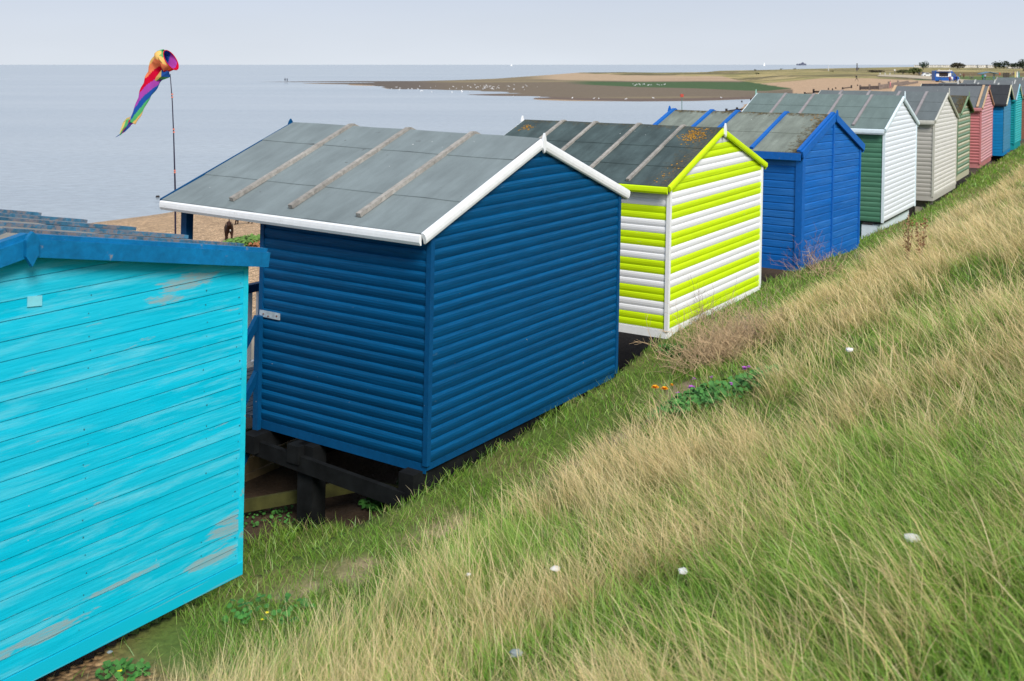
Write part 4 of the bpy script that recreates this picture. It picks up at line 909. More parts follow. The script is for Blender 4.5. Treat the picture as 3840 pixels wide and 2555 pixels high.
def sock():
    cl = [(641, 226, 42), (626, 229, 44), (611, 232, 43), (600, 240, 38), (590, 258, 32), (582, 282, 31), (572, 304, 30), (560, 326, 27), (547, 350, 24), (536, 374, 20), (525, 400, 18), (514, 425, 17), (504, 447, 14), (497, 462, 11)]
    n = 48; K = 6; b = MB(); rings = []
    pts = []
    for i in range(len(cl) - 1):
        for k in range(K): f = k / K; pts.append([cl[i][j] * (1 - f) + cl[i + 1][j] * f for j in range(3)])
    pts.append(list(cl[-1]))
    m = len(pts)
    for i, (x, y, r) in enumerate(pts):
        f = i / (m - 1); p = wp(x, y, .02 * math.sin(f * 5)); q0 = wp(*pts[max(i - 1, 0)][:2]); q1 = wp(*pts[min(i + 1, m - 1)][:2]); d = unit(q1 - q0) if i > 1 else unit(V(-.87, .18, -.48))
        if i < 8: d = unit(V(-.87, .18, -.48 - .05 * i))
        rr = r / F * DW; side = unit(np.cross(d, (0, 1, 0))); dep = unit(np.cross(d, side)); fl = 1.0 if i < 12 else max(.3, 1 - (i - 12) * .05); tw = f * 3.6; ring = []
        for k in range(n):
            t = 2 * math.pi * k / n; w = 1 + .07 * math.sin(3 * t + i * .5) * min(1, i / 12)
            ring.append(len(b.v)); b.v.append(tuple(p + side * math.cos(t) * rr * w + dep * math.sin(t) * rr * fl * w))
        rings.append(ring)
    for i in range(m - 1):
        f = i / (m - 1)
        for k in range(n):
            j = (k + 1) % n; b.f.append((rings[i][k], rings[i][j], rings[i + 1][j], rings[i + 1][k])); b.uv += [(0, 0)] * 4
            ph = (k / n + .20 - f * .95) % 1.0; b.m.append(int(ph * 6) % 6)
    o = b.build('sock', mats, ws, smooth=True)
    md = o.modifiers.new('thickness', 'SOLIDIFY'); md.thickness = .002
    b = MB(); c = wp(641, 226); d = unit(V(-.87, .18, -.48)); side = unit(np.cross(d, (0, 1, 0))); dep = unit(np.cross(d, side)); r = 42 / F * DW
    b.tube([c + side * math.cos(t) * r + dep * math.sin(t) * r for t in np.linspace(0, 2 * math.pi, 25)], .006, 6); b.build('hoop', mats[0], ws)
    # line from the pole and a loose fold of cloth at the mouth
    b = MB(); P = [wp(638, 290), wp(612, 300, .05), wp(572, 316, .02), (wp(585, 290, -.04)), wp(606, 262, -.08), wp(634, 268, -.05)]
    ce = wp(604, 288, -.07); cs = [3, 3, 2, 2, 4, 4]
    for i in range(6): b.face([P[i], P[(i + 1) % 6], ce], cs[i])
    b.build('loose_fold', mats, ws)
    for (pl, ci) in (([(492, 455, 8), (480, 478, 9), (462, 497, 7), (436, 514, 4)], 4), ([(484, 440, 9), (470, 458, 10), (462, 480, 8), (452, 500, 4)], 2), ([(480, 448, 7), (472, 474, 8), (460, 492, 6), (450, 508, 3)], 3), ([(490, 448, 7), (482, 470, 5), (468, 484, 6), (461, 499, 5)], 0), ([(500, 450, 8), (502, 458, 9), (490, 468, 8), (478, 478, 2)], 5)):
        b = MB()
        for (a_, c_) in zip(pl, pl[1:]):
            p0 = wp(a_[0], a_[1]); p1 = wp(c_[0], c_[1]); s_ = V(.8, .4, .3); s_ = s_ / np.linalg.norm(s_)
            b.face([p0 - s_ * a_[2] / F * DW, p1 - s_ * c_[2] / F * DW, p1 + s_ * c_[2] / F * DW, p0 + s_ * a_[2] / F * DW])
        b.build('tail_ribbon', mats[ci], ws)
sock()

# ------------------------------------------------------------------ bodies grown with the skin modifier
def skinned2(name, pts, edges, mats, matfn, **k):
    # the skin layer only exists once the modifier is added through bmesh
    me = bpy.data.meshes.new('tmp'); bm = bmesh.new(); ly = bm.verts.layers.skin.verify(); vs = [bm.verts.new(p[:3]) for p in pts]
    for a, b_ in edges: bm.edges.new((vs[a], vs[b_]))
    for v, p in zip(vs, pts): v[ly].radius = (p[3], p[4] if len(p) > 4 else p[3]); v[ly].use_root = (v is vs[0])
    bm.to_mesh(me); bm.free()
    o = bpy.data.objects.new('tmp', me); COL.objects.link(o); o.modifiers.new('skin', 'SKIN').use_smooth_shade = True
    sb = o.modifiers.new('sub', 'SUBSURF'); sb.levels = k.get('sub', 1); sb.render_levels = k.get('sub', 1)
    bpy.context.view_layer.update(); dg = bpy.context.evaluated_depsgraph_get(); m2 = bpy.data.meshes.new_from_object(o.evaluated_get(dg)); bpy.data.objects.remove(o)
    m2.materials.clear()
    for m in mats: m2.materials.append(m)
    for p in m2.polygons: p.material_index = matfn(p.center); p.use_smooth = True
    m2.name = name; sc_ = k.get('scale', 1.0)
    ob = linkm(name, m2, k.get('parent'), k.get('loc', (0, 0, 0))); ob.rotation_euler = (0, 0, k.get('rz', 0)); ob.scale = (sc_,) * 3; return ob
m_dog = plain('dark_brown_coat', (.030, .010, .005), .75, .5, 25); m_chest = plain('white_chest_patch', (.5, .48, .45), .8)
def dog(px, py, rz, label, scale, turn=0.0, patch=True):
    c = hit(px, py); hx = turn
    pts = [(-.26, 0, .48, .12), (0, 0, .46, .135), (.22, 0, .45, .15, .16), (.36, 0, .58, .085), (.45, hx * .4, .68, .075), (.50, hx * .7, .69, .10), (.60, hx, .64, .06), (.68, hx * 1.3, .625, .036),
           (-.36, 0, .53, .032), (-.46, .03, .62, .022), (-.50, .04, .74, .014)]
    edges = [(0, 1), (1, 2), (2, 3), (3, 4), (4, 5), (5, 6), (6, 7), (0, 8), (8, 9), (9, 10)]
    for s_ in (-1, 1):
        st = .05 * s_; n = len(pts)
        pts += [(.22, .075 * s_, .36, .07), (.20 + st * .4, .08 * s_, .26, .046), (.24 + st, .075 * s_, .15, .033), (.24 + st, .075 * s_, .035, .028), (.29 + st, .075 * s_, .022, .032)]; edges += [(2, n), (n, n + 1), (n + 1, n + 2), (n + 2, n + 3), (n + 3, n + 4)]
        n = len(pts)
        pts += [(-.26, .085 * s_, .40, .085), (-.18 - st * .3, .095 * s_, .29, .055), (-.33 - st, .10 * s_, .17, .030), (-.29 - st, .10 * s_, .035, .026), (-.24 - st, .10 * s_, .022, .028)]; edges += [(0, n), (n, n + 1), (n + 1, n + 2), (n + 2, n + 3), (n + 3, n + 4)]
    root = empty('dog', tuple(c), rz, label=label, cat='dog', group='brown dogs on the shingle')
    root.scale = (scale,) * 3
    skinned2('body', pts, edges, [m_dog], lambda p: 0, parent=root)
    for s_ in (-1, 1):
        b = MB(); e = V(.47, hx * .6 + .075 * s_, .73); o_ = [e, e + V(.05, .01 * s_, -.01), e + V(.07, .035 * s_, -.10), e + V(.02, .045 * s_, -.14), e + V(-.03, .03 * s_, -.08)]
        b.face(o_); b.face([p + V(0, .014 * s_, 0) for p in o_][::-1]); 
        for i in range(5): j = (i + 1) % 5; b.face([o_[i], o_[j], o_[j] + V(0, .014 * s_, 0), o_[i] + V(0, .014 * s_, 0)])
        b.build('ear', m_dog, root, origin=(0, 0, 0))
    if patch:
        b = MB(); b.tube([(.365, .02, .46), (.375, .02, .40)], .022, 6); b.build('chest_patch', m_chest, root, origin=(0, 0, 0))
dog(859, 906, R(-72), 'dark brown dog walking towards the camera on the shingle', .92, turn=-.05)
dog(911, 842, R(200), 'dark dog half hidden behind the porch eave on the shingle', .92, patch=False)

# people: one continuous body, clothing by material zones
def skin_mats(hair, top, leg): 
    return [plain('skin', (.42, .24, .17), .6), plain('hair', hair, .8), plain('upper_clothing', top, .85, .2, 20), plain('lower_clothing', leg, .85, .2, 20), plain('shoes', (.03, .03, .03), .6)]
def person(px, py, label, top=(.02, .03, .06), leg=(.02, .02, .03), hair=(.03, .02, .01), scale=1.0, rz=0.0, walk=.25, lean=0.0, arms=0.0, dist=None, z=None):
    c = hit(px, py) if dist is None else at(px, py, dist)
    a = walk; L_ = lean
    pts = [(0, 0, .95, .13, .17), (.0 + L_ * .2, 0, 1.12, .115, .15), (L_ * .55, 0, 1.34, .13, .20), (L_ * .7, 0, 1.47, .055), (L_ * .85 + .02, 0, 1.56, .08), (L_ * .95 + .03, 0, 1.66, .10), (L_ + .03, 0, 1.74, .06)]
    ed = [(0, 1), (1, 2), (2, 3), (3, 4), (4, 5), (5, 6)]
    for s_ in (-1, 1):
        n = len(pts); pts += [(0, .10 * s_, .88, .095), (a * .45 * s_ + .03, .10 * s_, .50, .062), (a * s_ * .9 - .02, .10 * s_, .10, .042), (a * s_ * .9 + .10, .11 * s_, .04, .04)]; ed += [(0, n), (n, n + 1), (n + 1, n + 2), (n + 2, n + 3)]
        n = len(pts); pts += [(L_ * .55, .21 * s_, 1.38, .062), (L_ * .5 - a * .3 * s_ + arms * .1, .26 * s_, 1.12, .045), (L_ * .5 - a * .4 * s_ + .08 + arms * .4, .24 * s_, .90 + arms * .25, .032), (L_ * .5 - a * .4 * s_ + .11 + arms * .45, .23 * s_, .83 + arms * .3, .034)]; ed += [(2, n), (n, n + 1), (n + 1, n + 2), (n + 2, n + 3)]
    def mf(p):
        if p[2] > 1.50: return 1 if (p[2] > 1.68 or p[0] < L_ * .9 + .0) else 0
        if abs(p[1]) > .17 and p[2] < .92 + arms * .25 and p[2] > .7: return 0
        if p[2] > .90: return 2
        return 3 if p[2] > .10 else 4
    o = skinned2('person', pts, ed, skin_mats(hair, top, leg), mf, loc=tuple(c), rz=rz, scale=scale)
    return tag(o, label, 'person')
person(1069, 309, 'left person of two standing at the tip of the sand spit', dist=412, scale=.95, rz=1.2); bpy.data.objects['person']['group'] = 'figures at the tip of the spit'
person(1077, 309, 'right person of two standing at the tip of the sand spit', dist=414, scale=.95, rz=2.5)
person(3213, 305, 'lone dark figure striding across the beach sand', scale=1.0, rz=R(175), walk=.5, lean=.25)
person(3447, 287, 'dark clothed walker, left of two on the promenade', rz=R(100)); person(3461, 286, 'walker in navy beside the white car', top=(.02, .04, .12), rz=R(80))
person(3384, 284, 'dark hunched figure on the promenade left of the walkers', scale=.72, lean=.3, rz=R(10))
person(3562, 313, 'person in rust red jacket at the front corner of the blue van', top=(.22, .05, .05), rz=R(60))
person(3570, 312, 'person in white top and tan trousers beside the blue van', top=(.7, .7, .7), leg=(.3, .25, .14), rz=R(95)); person(3580, 313, 'person in bright navy jacket beside the blue van', top=(.02, .03, .25), rz=R(120)); person(3586, 313, 'tall dark figure nearest the nose of the blue van', scale=1.06, rz=R(200))
person(3602, 290, 'person in white top and dark trousers behind the nose of the van', top=(.75, .75, .75), scale=.8, lean=.4, rz=R(180)); person(3614, 298, 'person in brown jacket standing on the lawn edge', top=(.15, .07, .05), leg=(.12, .07, .05), rz=R(90), scale=1.1)
person(3636, 298, 'person in tan coat pushing a pushchair on the lawn', top=(.35, .25, .18), leg=(.2, .2, .14), rz=R(0), arms=.7)
person(3685, 304, 'person in green top at the left post of the shelter', top=(.03, .35, .12), rz=R(30)); person(3694, 300, 'person in pale blue sitting place under the shelter', top=(.3, .4, .55), rz=R(60))
person(3749, 285, 'person in orange red top right of the shelter', top=(.75, .10, .03), leg=(.6, .1, .03), rz=R(90), scale=.8)
person(3789, 290, 'person in black and white stripes by the upright boards', top=(.4, .4, .4), rz=R(150)); person(3800, 284, 'person in purple standing behind the upright boards', top=(.12, .05, .3), rz=R(150))
person(3339, 334, 'person in pink beside the groyne planks', top=(.65, .25, .28), leg=(.5, .2, .22), rz=R(150), scale=.9)

# ------------------------------------------------------------------ van
def van():
    c = hit(3506, 307.5); c2 = hit(3600, 305); x0 = c[0]; d = c[1]; root = empty('catering_van', tuple(c), label='royal blue catering van with open serving hatch on the promenade', cat='van')
    mpx = d / F; W_ = 94 * mpx; Hh = W_ * .40; z0 = c[2] + .28
    m = plain('van_blue', (.006, .085, .36), .35, .05, 2, .5); dk = plain('hatch_interior', (.03, .02, .02), .8); wh = plain('van_white', (.8, .8, .82), .5); gl = plain('van_glass', (.10, .14, .18), .1, .1, 2, .8); ty = plain('tyre', (.012, .012, .013), .8)
    X = lambda u: x0 + u * W_
    Z = lambda v: z0 + v * Hh
    pr = [(0, 0), (0, .98), (.02, 1.0), (.64, 1.0), (.70, .96), (.86, .50), (.955, .36), (.985, .22), (.985, .05), (.96, 0)]
    b = MB(); n = len(pr); 
    for yy in (0, 2.1):
        for (u, v) in pr: b.v.append((X(u), d + yy, Z(v)))
    b.f.append(tuple(range(n))); b.f.append(tuple(reversed(range(n, 2 * n)))); 
    for i in range(n): j = (i + 1) % n; b.f.append((i, i + n, j + n, j))
    b.m = [0] * len(b.f); b.uv = [(0, 0)] * sum(len(f) for f in b.f); b.build('body', m, root)
    def bx(nm, u0, u1, v0, v1, y0, y1, mm, par=None): q = MB(); q.box(X(u0), X(u1), d + y0, d + y1, Z(v0), Z(v1)); return q.build(nm, mm, par or root)
    bx('serving_hatch', .17, .52, .42, .84, -.01, .0, dk); bx('counter', .13, .56, .39, .42, -.22, .0, wh); bx('poster', .05, .165, .42, .70, -.025, -.012, wh); bx('poster', .53, .645, .42, .78, -.025, -.012, wh)
    q = MB(); q.box8([(X(.05), d - .02, Z(.90)), (X(.63), d - .02, Z(.90)), (X(.63), d - .9, Z(.99)), (X(.05), d - .9, Z(.99)), (X(.05), d - .02, Z(.93)), (X(.63), d - .02, Z(.93)), (X(.63), d - .9, Z(1.03)), (X(.05), d - .9, Z(1.03))]); q.build('hatch_flap', wh, root)
    for u in (.13, .55): q = MB(); q.tube([(X(u), d - .85, Z(1.03)), (X(u - .04), d - .85, Z(1.14))], .05, 5); q.build('flap_strut', wh, root)
    q = MB(); q.face([(X(.68), d - .012, Z(.5)), (X(.80), d - .012, Z(.5)), (X(.735), d - .012, Z(.80)), (X(.68), d - .012, Z(.80))]); q.build('side_window', gl, root)
    q = MB(); q.face([(X(.87), d + .1, Z(.51)), (X(.87), d + 2, Z(.51)), (X(.725), d + 1.95, Z(.93)), (X(.725), d + .15, Z(.93))]); q.build('windscreen', gl, root); bx('headlight', .955, .99, .2, .3, .0, .4, wh); bx('bumper', .93, 1.0, .0, .12, -.03, 2.13, dk)
    for u in (.20, .82):
        for yy in (-.03, 1.85):
            q = MB(); q.tube([(X(u), d + yy, z0), (X(u), d + yy + .25, z0)], .36, 20, ref=(0, 0, 1)); w_ = q.build('wheel', ty, root); q = MB(); q.tube([(X(u), d + yy - .015, z0), (X(u), d + yy, z0)], .2, 14, ref=(0, 0, 1)); q.build('rim', plain('rim', (.3, .3, .32), .4), w_)
van()
def car(px, py, label):
    c = hit(px, py); root = empty('car', tuple(c), label=label, cat='car'); m = plain('white_car_paint', (.8, .8, .8), .3, .03, 2, .5); pr = [(0, .25), (0, .75), (.35, .85), (1.0, 1.35), (2.2, 1.38), (2.9, .9), (3.7, .78), (3.85, .55), (3.85, .25)]
    b = MB(); n = len(pr)
    for yy in (0, 1.65):
        for (u, v) in pr: b.v.append((c[0] + u, c[1] + yy, c[2] + v))
    b.f = [tuple(range(n)), tuple(reversed(range(n, 2 * n)))] + [(i, i + n, (i + 1) % n + n, (i + 1) % n) for i in range(n)]; b.m = [0] * len(b.f); b.uv = [(0, 0)] * sum(len(f) for f in b.f); b.build('body', m, root)
    b = MB(); b.face([(c[0] + .75, c[1] - .01, c[2] + .85), (c[0] + 2.65, c[1] - .01, c[2] + .88), (c[0] + 2.1, c[1] - .01, c[2] + 1.28), (c[0] + 1.1, c[1] - .01, c[2] + 1.26)]); b.build('window', plain('car_glass', (.06, .07, .08), .1, .1, 2, .8), root)
    for u in (.7, 3.0):
        b = MB(); b.tube([(c[0] + u, c[1] - .02, c[2] + .3), (c[0] + u, c[1] + .2, c[2] + .3)], .3, 14, ref=(0, 0, 1)); b.build('wheel', plain('tyre', (.012, .012, .013), .8), root)
car(3461, 288, 'small white car parked behind the walkers on the promenade')

# promenade slab
m_prom = plain('promenade_concrete', (.43, .36, .26), .9, .15, .4)
def slab(name, pxs, zt, th, mat, label):
    b = MB(); top = []
    for (px, py) in pxs: d = (CAMZ - zt) * F / (py - HY); top.append(V((px - CX) / F * d, d, zt))
    n = len(top); b.face(top[::-1] if False else top); lo = [p - V(0, 0, th) for p in top]
    for i in range(n): j = (i + 1) % n; b.face([lo[i], lo[j], top[j], top[i]])
    o = b.build(name, mat); tag(o, label, kind='structure'); return o
slab('promenade', [(3288, 285.5), (3400, 291), (3520, 300), (3560, 316), (3900, 330), (3900, 303), (3700, 303), (3610, 298), (3500, 287), (3390, 281), (3300, 280)], 2.9, 1.2, m_prom, 'raised concrete promenade')
slab('path', [(900, 1380), (985, 1380), (985, 1265), (900, 1265)], 2.68, .1, m_prom, 'concrete path along the beach')

# groynes, posts
m_gr = plain('grey_weathered_timber', (.20, .16, .14), .9, .3, 2); m_dkt = plain('wet_black_timber', (.025, .02, .02), .8, .3, 2)
def groyne(ps, label, m, pw=.3, plank=(.1, .7), rails=None):
    P = [hit(px, pb) for (px, pt, pb) in ps]; root = empty('groyne', tuple(P[0]), label=label, cat='groyne', group='timber groynes on the beach')
    for p, (px, pt, pb) in zip(P, ps):
        h = (pb - pt) / F * p[1]; b = MB(); b.box(p[0] - pw / 2, p[0] + pw / 2, p[1] - pw / 2, p[1] + pw / 2, p[2] - .3, p[2] + h); b.build('post', m, root)
    for i in (rails if rails is not None else range(len(P) - 1)):
        h = (ps[i][2] - ps[i][1]) / F * P[i][1]; q = MB(); p, r = P[i], P[i + 1]; zz = V(0, 0, h * (plank[0] + plank[1]) / 2)
        q.beam(p + zz, r + zz, np.cross(unit(r - p), (0, 0, 1)), .08, h * (plank[1] - plank[0])); q.build('plank', m, root)
groyne([(3226, 319, 338), (3261, 317, 338), (3298, 311, 337), (3333, 306, 332), (3368, 302, 325), (3406, 306, 318), (3440, 304, 313)], 'long grey planked groyne crossing the upper beach', m_gr)
groyne([(3160, 328, 336), (3193, 320, 331)], 'two dark groyne posts with a slanting rail left of the long groyne', m_dkt, .25, (.3, .7))
groyne([(3018, 346, 354), (3051, 334, 353), (3075, 345, 353)], 'dark groyne remains at the edge of the green weed', m_dkt, .3, (.25, .6))
groyne([(2724, 408, 423), (2764, 403, 416), (2800, 408, 413)], 'dark groyne end running into the water beyond the royal blue roof', m_dkt, .3, (.1, .5))
def post(px, pt, pb, label, m=m_dkt, r=.14, name='beach_post'):
    p = hit(px, pb); h = (pb - pt) / F * p[1]; b = MB(); b.tube([p - V(0, 0, .2), p + V(0, 0, h)], [r, r * .85], 8); tag(b.build(name, m), label, 'post', 'old posts on the beach')
for (px, pt, pb, lb) in ((3107, 330, 337, 'short dark post, leftmost of the row beside the long groyne'), (3122, 332, 339, 'second short dark post of the row beside the long groyne'), (3134, 328, 334, 'third short dark post of the row beside the long groyne'), (3216, 318, 323, 'small post just left of the long groyne'),
                         (2640, 418, 425, 'dark post in the water left of the groyne end'), (2683, 415, 425, 'taller dark post in the water next to the groyne end'), (2816, 370, 382, 'dark post at the far waterline by the green hut roof'), (2782, 378, 384, 'stub of a post at the far waterline'), (2985, 350, 354, 'low stump on the sand flat left of the groyne remains')): post(px, pt, pb, lb)
# red topped seamark
p = at(2557, 432, 149); p[2] = 0; r_ = empty('seamark', tuple(p), label='seamark pole with square red topmark standing in the water', cat='sea marker'); b = MB(); b.tube([p - V(0, 0, .5), p + V(0, 0, 2.55)], .05, 8); b.build('pole', plain('marker_green', (.10, .18, .16), .6), r_)
b = MB(); b.box(p[0] - .21, p[0] + .21, p[1] - .2, p[1] + .2, 2.45, 2.87); b.build('topmark', plain('marker_red', (.42, .06, .04), .6), r_)
bo = at(591, 740, 56); b = MB(); b.tube([(bo[0] - .08, bo[1], .0), (bo[0] - .06, bo[1], .04), (bo[0] + .07, bo[1], .05), (bo[0] + .09, bo[1], .0)], [.03, .05, .05, .03], 8); tag(b.build('float', m_dkt, smooth=True), 'small dark float on the water near the porch roof', 'float')
def pole(px, pt, pb, label, r, m, name='pole', top=None):
    p = hit(px, pb); h = (pb - pt) / F * p[1]; root = empty(name, tuple(p), label=label, cat='pole'); b = MB(); b.tube([p, p + V(0, 0, h)], r, 6); b.build('shaft', m, root)
    if top: b = MB(); q = p + V(0, 0, h * top[0]); b.tube([q - V(0, .1, 0), q + V(0, .1, 0)], top[1], 12); b.build('head', top[2], root)
m_wp = plain('white_metal', (.7, .7, .7), .5); m_gp = plain('grey_metal', (.10, .09, .09), .6)
pole(3214, 238, 268, 'tall dark pole rising above the dunes', .35, m_gp, top=(.32, .9, m_gp)); pole(3107, 246, 266, 'thin pale pole on the dunes left of the tall dark pole', .22, m_wp); pole(3355, 262, 283, 'signpost with a round white sign on the promenade', .09, m_gp, 'signpost', (.95, .32, m_wp))
for i, x in enumerate((3300, 3319, 3337)):
    p = hit(x, 282.5); b = MB(); b.tube([p, p + V(0, 0, 1.0)], .14, 8); tag(b.build('bollard', m_wp), ['leftmost', 'middle', 'rightmost'][i] + ' of three pale bollards at the promenade end', 'bollard', 'bollards at the promenade end')
# shelter, pushchair, boards, screen
def shelter():
    c = hit(3712, 303); d = c[1]; m = plain('shelter_blue', (.10, .19, .26), .5); k = d / F; root = empty('picnic_shelter', tuple(c), label='open picnic shelter with shallow blue pitched roof on the lawn', cat='shelter')
    X = lambda px: (px - CX) * k
    Z = lambda py: CAMZ - (py - HY) * k
    for (a, b_, nm) in (((3682, 279), (3712, 271.5), 0), ((3712, 271.5), (3745, 277.5), 1)):
        q = MB(); q.box8([(X(a[0]), d, Z(a[1])), (X(b_[0]), d, Z(b_[1])), (X(b_[0]), d + 3, Z(b_[1])), (X(a[0]), d + 3, Z(a[1])), (X(a[0]), d, Z(a[1]) + .16), (X(b_[0]), d, Z(b_[1]) + .16), (X(b_[0]), d + 3, Z(b_[1]) + .16), (X(a[0]), d + 3, Z(a[1]) + .16)]); q.build('roof_panel', m, root)
    for (pa, pb_) in (((3688, 279), (3694, 304)), ((3693, 278), (3698, 303)), ((3737, 277), (3734, 298)), ((3732, 277), (3730, 297))):
        q = MB(); q.tube([(X(pa[0]), d + 1, Z(pa[1])), (X(pb_[0]), d + 1, Z(pb_[1]))], .09, 6); q.build('post', m, root)
    q = MB(); q.box(X(3696), X(3720), d + 1, d + 1.7, Z(297), Z(296)); tag(q.build('picnic_table', m), 'picnic table under the blue shelter', 'table')
    q = MB(); q.box(X(3658), X(3671), d - 6, d - 5.4, Z(303.5), Z(300.5)); q.box(X(3661), X(3668), d - 6, d - 5.4, Z(300.5), Z(299.6)); tag(q.build('equipment_bag', plain('red_bag', (.5, .05, .03), .7)), 'red bag lying by the lawn edge', 'bag')
shelter()
p = hit(3645, 298); r_ = empty('pushchair', tuple(p), label='dark pushchair on the lawn beside the tan coated person', cat='pushchair'); b = MB(); b.beam(p + V(-.2, 0, .5), p + V(.35, 0, .75), (0, 1, 0), .45, .3); b.build('seat', m_gp, r_)
for x in (-.3, .35): b = MB(); b.tube([p + V(x, -.03, .15), p + V(x, .03, .15)], .15, 10, ref=(0, 0, 1)); b.build('wheel', m_gp, r_)
b = MB(); b.tube([p + V(.3, 0, .2), p + V(-.2, 0, .6), p + V(-.5, 0, 1.0)], .03, 5); b.build('handle', m_gp, r_)
p = hit(3773, 297); r_ = empty('timber_screen', tuple(p), label='upright bundle of dark timber slats right of the shelter', cat='screen'); mm = plain('dark_slats', (.10, .085, .07), .9)
for i in range(7): b = MB(); x = p[0] - .75 + i * .25; hh = 1.9 + .15 * math.sin(i * 2.1); b.box(x, x + .17, p[1] - .1, p[1] + .4, p[2], p[2] + hh); b.build('slat', mm, r_)
b = MB(); b.box(p[0] - .75, p[0] + .95, p[1] + .1, p[1] + .2, p[2] + .6, p[2] + .8); b.build('rail', mm, r_)
for i, (x, h, c) in enumerate(((3808, 2.3, (.6, .5, .2)), (3815, 2.2, (.7, .7, .7)), (3821, 2.4, (.1, .25, .25)))):
    p = hit(x, 292); b = MB(); b.sweep([(-.2, 0), (-.24, .5), (-.2, 1.6), (0, h), (.2, 1.6), (.24, .5), (.2, 0)], p, p + V(0, .12, 0), V(1, 0, 0), V(0, 0, 1)); tag(b.build('paddle_board', plain('board_colour', c, .5)), ['yellow', 'white', 'dark green'][i] + ' board standing upright at the right edge', 'board', 'upright boards')

# ------------------------------------------------------------------ bushes and far trees
def bush(px, pb, wpx, hpx, col, label, n=420, trunk=.15, name='bush', cat='bush', dist=None):
    c = hit(px, pb) if dist is None else V((px - CX) / F * dist, dist, zat((px - CX) / F * dist, dist)); k = c[1] / F; rx = wpx / 2 * k * 1.25; h = hpx * k * 1.45; root = empty(name, tuple(c), label=label, cat=cat)
    b = MB(); lobes = [(random.uniform(-.6, .6), random.uniform(.35, .72), random.uniform(.35, .6)) for _ in range(7)]
    for i in range(n):
        l = random.choice(lobes); t = random.uniform(0, 6.283); u = random.uniform(-1, 1); s_ = math.sqrt(1 - u * u); rr = l[2] * random.uniform(.55, 1.0)
        p = c + V((l[0] + rr * s_ * math.cos(t)) * rx, rr * s_ * math.sin(t) * rx, max(.03, (l[1] + rr * .62 * u)) * h); nrm = unit(V(random.gauss(0, 1), random.gauss(-.4, 1), random.gauss(.5, 1))); e = unit(np.cross(nrm, (.2, .1, 1))); f = np.cross(nrm, e); r = rx * random.uniform(.05, .11)
        b.face([p + e * r, p + f * r * .8, p - e * r, p - f * r * .7])
    b.build('foliage', plain('bush_leaf', col, .9, .5, 1.2), root); b = MB(); b.tube([c - V(0, 0, .2), c + V(0, 0, h * .5)], [rx * .09, rx * .04], 6); b.build('trunk', plain('bark', (.06, .045, .03)), root)
bush(3462, 262, 36, 22, (.022, .045, .022), 'round dark green bush above the promenade'); bush(3428, 279, 60, 20, (.10, .12, .04), 'low olive bush left of the round dark bush', 500); bush(3388, 276, 50, 10, (.07, .075, .035), 'low scrub strip left of the olive bush', 300); bush(3290, 272, 60, 6, (.06, .05, .03), 'brownish scrub strip on the dunes', 260)
bush(3590, 258, 52, 17, (.055, .05, .03), 'wide brown green bush behind the van', 500); bush(3628, 243.5, 22, 9, (.012, .022, .018), 'small dark tree on the skyline behind the van', 240, name='tree', cat='tree', dist=1500)
for (x, w_, h_, lb) in ((3735, 40, 20, 'leftmost of the dark round trees on the right skyline'), (3765, 44, 21, 'second dark round tree on the right skyline'), (3797, 30, 16, 'smaller dark tree on the right skyline'), (3822, 40, 18, 'dark tree nearest the right edge on the skyline')): bush(x, 250, w_, h_, (.025, .04, .02), lb, 420, name='tree', cat='tree', dist=1150)
bush(3838, 268, 50, 34, (.03, .04, .02), 'big dark bush at the right edge behind the huts', 500); 
for i, (x, y, w_, h_, lb) in enumerate(((2981, 262.5, 13, 5, 'dark scrub dot on the dune grass left of centre'), (2833, 266, 12, 5, 'dark green scrub ball on the spit dunes'), (2837, 281, 20, 6, 'low green scrub on the spit dune slope'), (2930, 262, 10, 4, 'small dark scrub on the dune ridge'), (3120, 270, 16, 4, 'scrub below the thin pale pole'), (3220, 261, 12, 5, 'scrub at the foot of the tall dark pole'))): bush(x, y, w_, h_, (.035, .045, .02), lb, 160, name='scrub', cat='scrub')
# caravans
m_cv = plain('caravan_cream', (.72, .68, .60), .6, .05, 1); m_cr = plain('caravan_roof', (.35, .36, .38), .7); m_cw = plain('caravan_window', (.06, .07, .09), .3)
def caravan():
    r = empty('caravan', (0, 0, 0)); b = MB(); b.box(-4.2, 4.2, -1.7, 1.7, .5, 2.7); b.build('body', m_cv, r, origin=(0, 0, 0)); b = MB(); b.sweep([(-1.85, 0), (0, .55), (1.85, 0), (1.85, .12), (0, .7), (-1.85, .12)], V(-4.35, 0, 2.66), V(4.35, 0, 2.66), V(0, 1, 0), V(0, 0, 1)); b.build('roof', m_cr, r, origin=(0, 0, 0))
    for x in (-3, -1, 1.6): b = MB(); b.box(x, x + 1.2, -1.73, -1.69, 1.4, 2.3); b.build('window', m_cw, r, origin=(0, 0, 0))
    b = MB(); b.box(-4, 4, -1.6, 1.6, 0, .5); b.build('skirt', m_cr, r, origin=(0, 0, 0)); return r
cv = caravan(); first = True
for i, (x, dd) in enumerate([(3440, 1500), (3475, 1480), (3489, 1500), (3508, 1520), (3527, 1500), (3545, 1450), (3562, 1480), (3579, 1500), (3606, 1400), (3622, 1380), (3642, 1400), (3660, 1420), (3678, 1350), (3694, 1380), (3712, 1350), (3790, 1200), (3808, 1180), (3826, 1200)]):
    c = cv if first else copy_tree(cv); first = False; X_ = (x - CX) / F * dd; c.location = (X_, dd, zat(X_, dd) + .2); c.rotation_euler = (0, 0, random.uniform(-.3, .3)); c.scale = (1, 1, 1.25)
    tag(c, 'pale static caravan in the line below the right skyline', 'caravan', 'static caravans on the skyline')
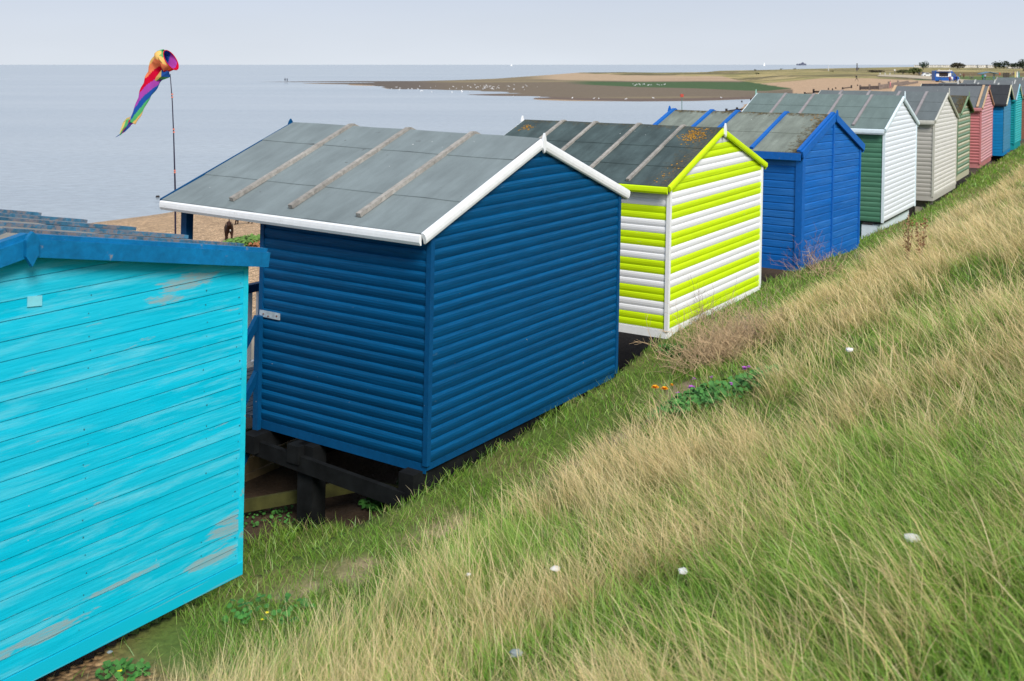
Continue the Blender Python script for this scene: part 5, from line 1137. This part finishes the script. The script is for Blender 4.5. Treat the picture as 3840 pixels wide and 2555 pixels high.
# ruined pier head and sails
def pierhead():
    D = 9000.0; k = D / F; m = plain('pier_iron', (.10, .11, .17), .8, .1, .01); X = lambda px: (px - CX) * k
    c = V(X(3007), D, 0); root = empty('pier_head', tuple(c), label='ruined pier head standing far out on the sea horizon', cat='pier'); Z0 = 0
    b = MB(); b.box(X(2989), X(3024), D, D + 30, 5, 9.5); b.build('deck', m, root)
    for px in range(2990, 3025, 3): b = MB(); b.box(X(px), X(px) + 2.2, D + 2, D + 8, -2, 5.0); b.build('leg', m, root)
    for (a, e, h) in ((2990, 2999, 14), (3000, 3006, 17), (3007, 3016, 21), (3017, 3024, 16)): b = MB(); b.box(X(a), X(e), D + 4, D + 20, 9.6, h); b.build('building', m, root)
    b = MB(); q = V(X(3011.5), D + 10, 21); 
    for i in range(4): a1 = [(-9, -7), (9, -7), (9, 7), (-9, 7)]; j = (i + 1) % 4; b.face([q + V(a1[i][0], a1[i][1], 0), q + V(a1[j][0], a1[j][1], 0), q + V(0, 0, 9)])
    b.build('roof', m, root)
pierhead()
for (px, h, lb) in ((1918, 14, 'tiny white boat near the middle of the horizon'), (2866, 26, 'tiny white sail left of the pier head')):
    D = 6000.; x = (px - CX) / F * D; r_ = empty('sailing_boat', (x, D, 0), label=lb, cat='boat'); b = MB(); b.face([(x - 4, D, 1.5), (x + 4, D, 1.5), (x, D, h * .8)]); b.face([(x - 4, D + .3, 1.5), (x, D + .3, h * .8), (x + 4, D + .3, 1.5)]); b.build('sail', plain('sail', (.9, .9, .9)), r_); b = MB(); b.box(x - 6, x + 6, D - 1, D + 1, 0, 1.5); b.build('hull', m_wp, r_)
# gulls
def gull():
    b = MB(); b.tube([(-.26, 0, .19), (-.12, 0, .19), (.02, 0, .21), (.12, 0, .25), (.17, 0, .32), (.22, 0, .35), (.26, 0, .345)], [.02, .06, .085, .07, .045, .045, .012], 8); b.tube([(0, .03, .14), (0, .03, 0)], .008, 4, 1); b.tube([(0, -.03, .14), (0, -.03, 0)], .008, 4, 1); b.tube([(-.32, 0, .215), (-.12, 0, .245), (.04, 0, .25)], [.01, .055, .03], 6, 1, flat=.5)
    return b.build('gull', [plain('gull_white', (.85, .85, .87), .7), plain('gull_grey', (.35, .37, .4), .7)], loc=(0, 0, 0), smooth=True)
g0 = gull(); first = True
sp = [(random.gauss(1822, 42), random.gauss(330, 5)) for _ in range(34)] + [(random.uniform(1440, 1760), random.uniform(326, 350)) for _ in range(22)] + [(random.uniform(1900, 2050), random.uniform(312, 342)) for _ in range(10)] + [(random.uniform(2371, 2507), random.uniform(318, 324)) for _ in range(22)] + [(1925, 367), (2024, 369), (2146, 372), (2227, 374), (2245, 375), (2347, 376), (2705, 371), (2450, 372)]
for (x, y) in sp:
    p = hit(x, y); c = g0 if first else g0.copy()
    if not first: COL.objects.link(c)
    first = False; c.location = tuple(p); c.rotation_euler = (0, 0, random.uniform(0, 6.28)); c.scale = (1.05,) * 3; tag(c, 'white gull standing on the sand flat', 'gull', 'gulls on the sand flat')
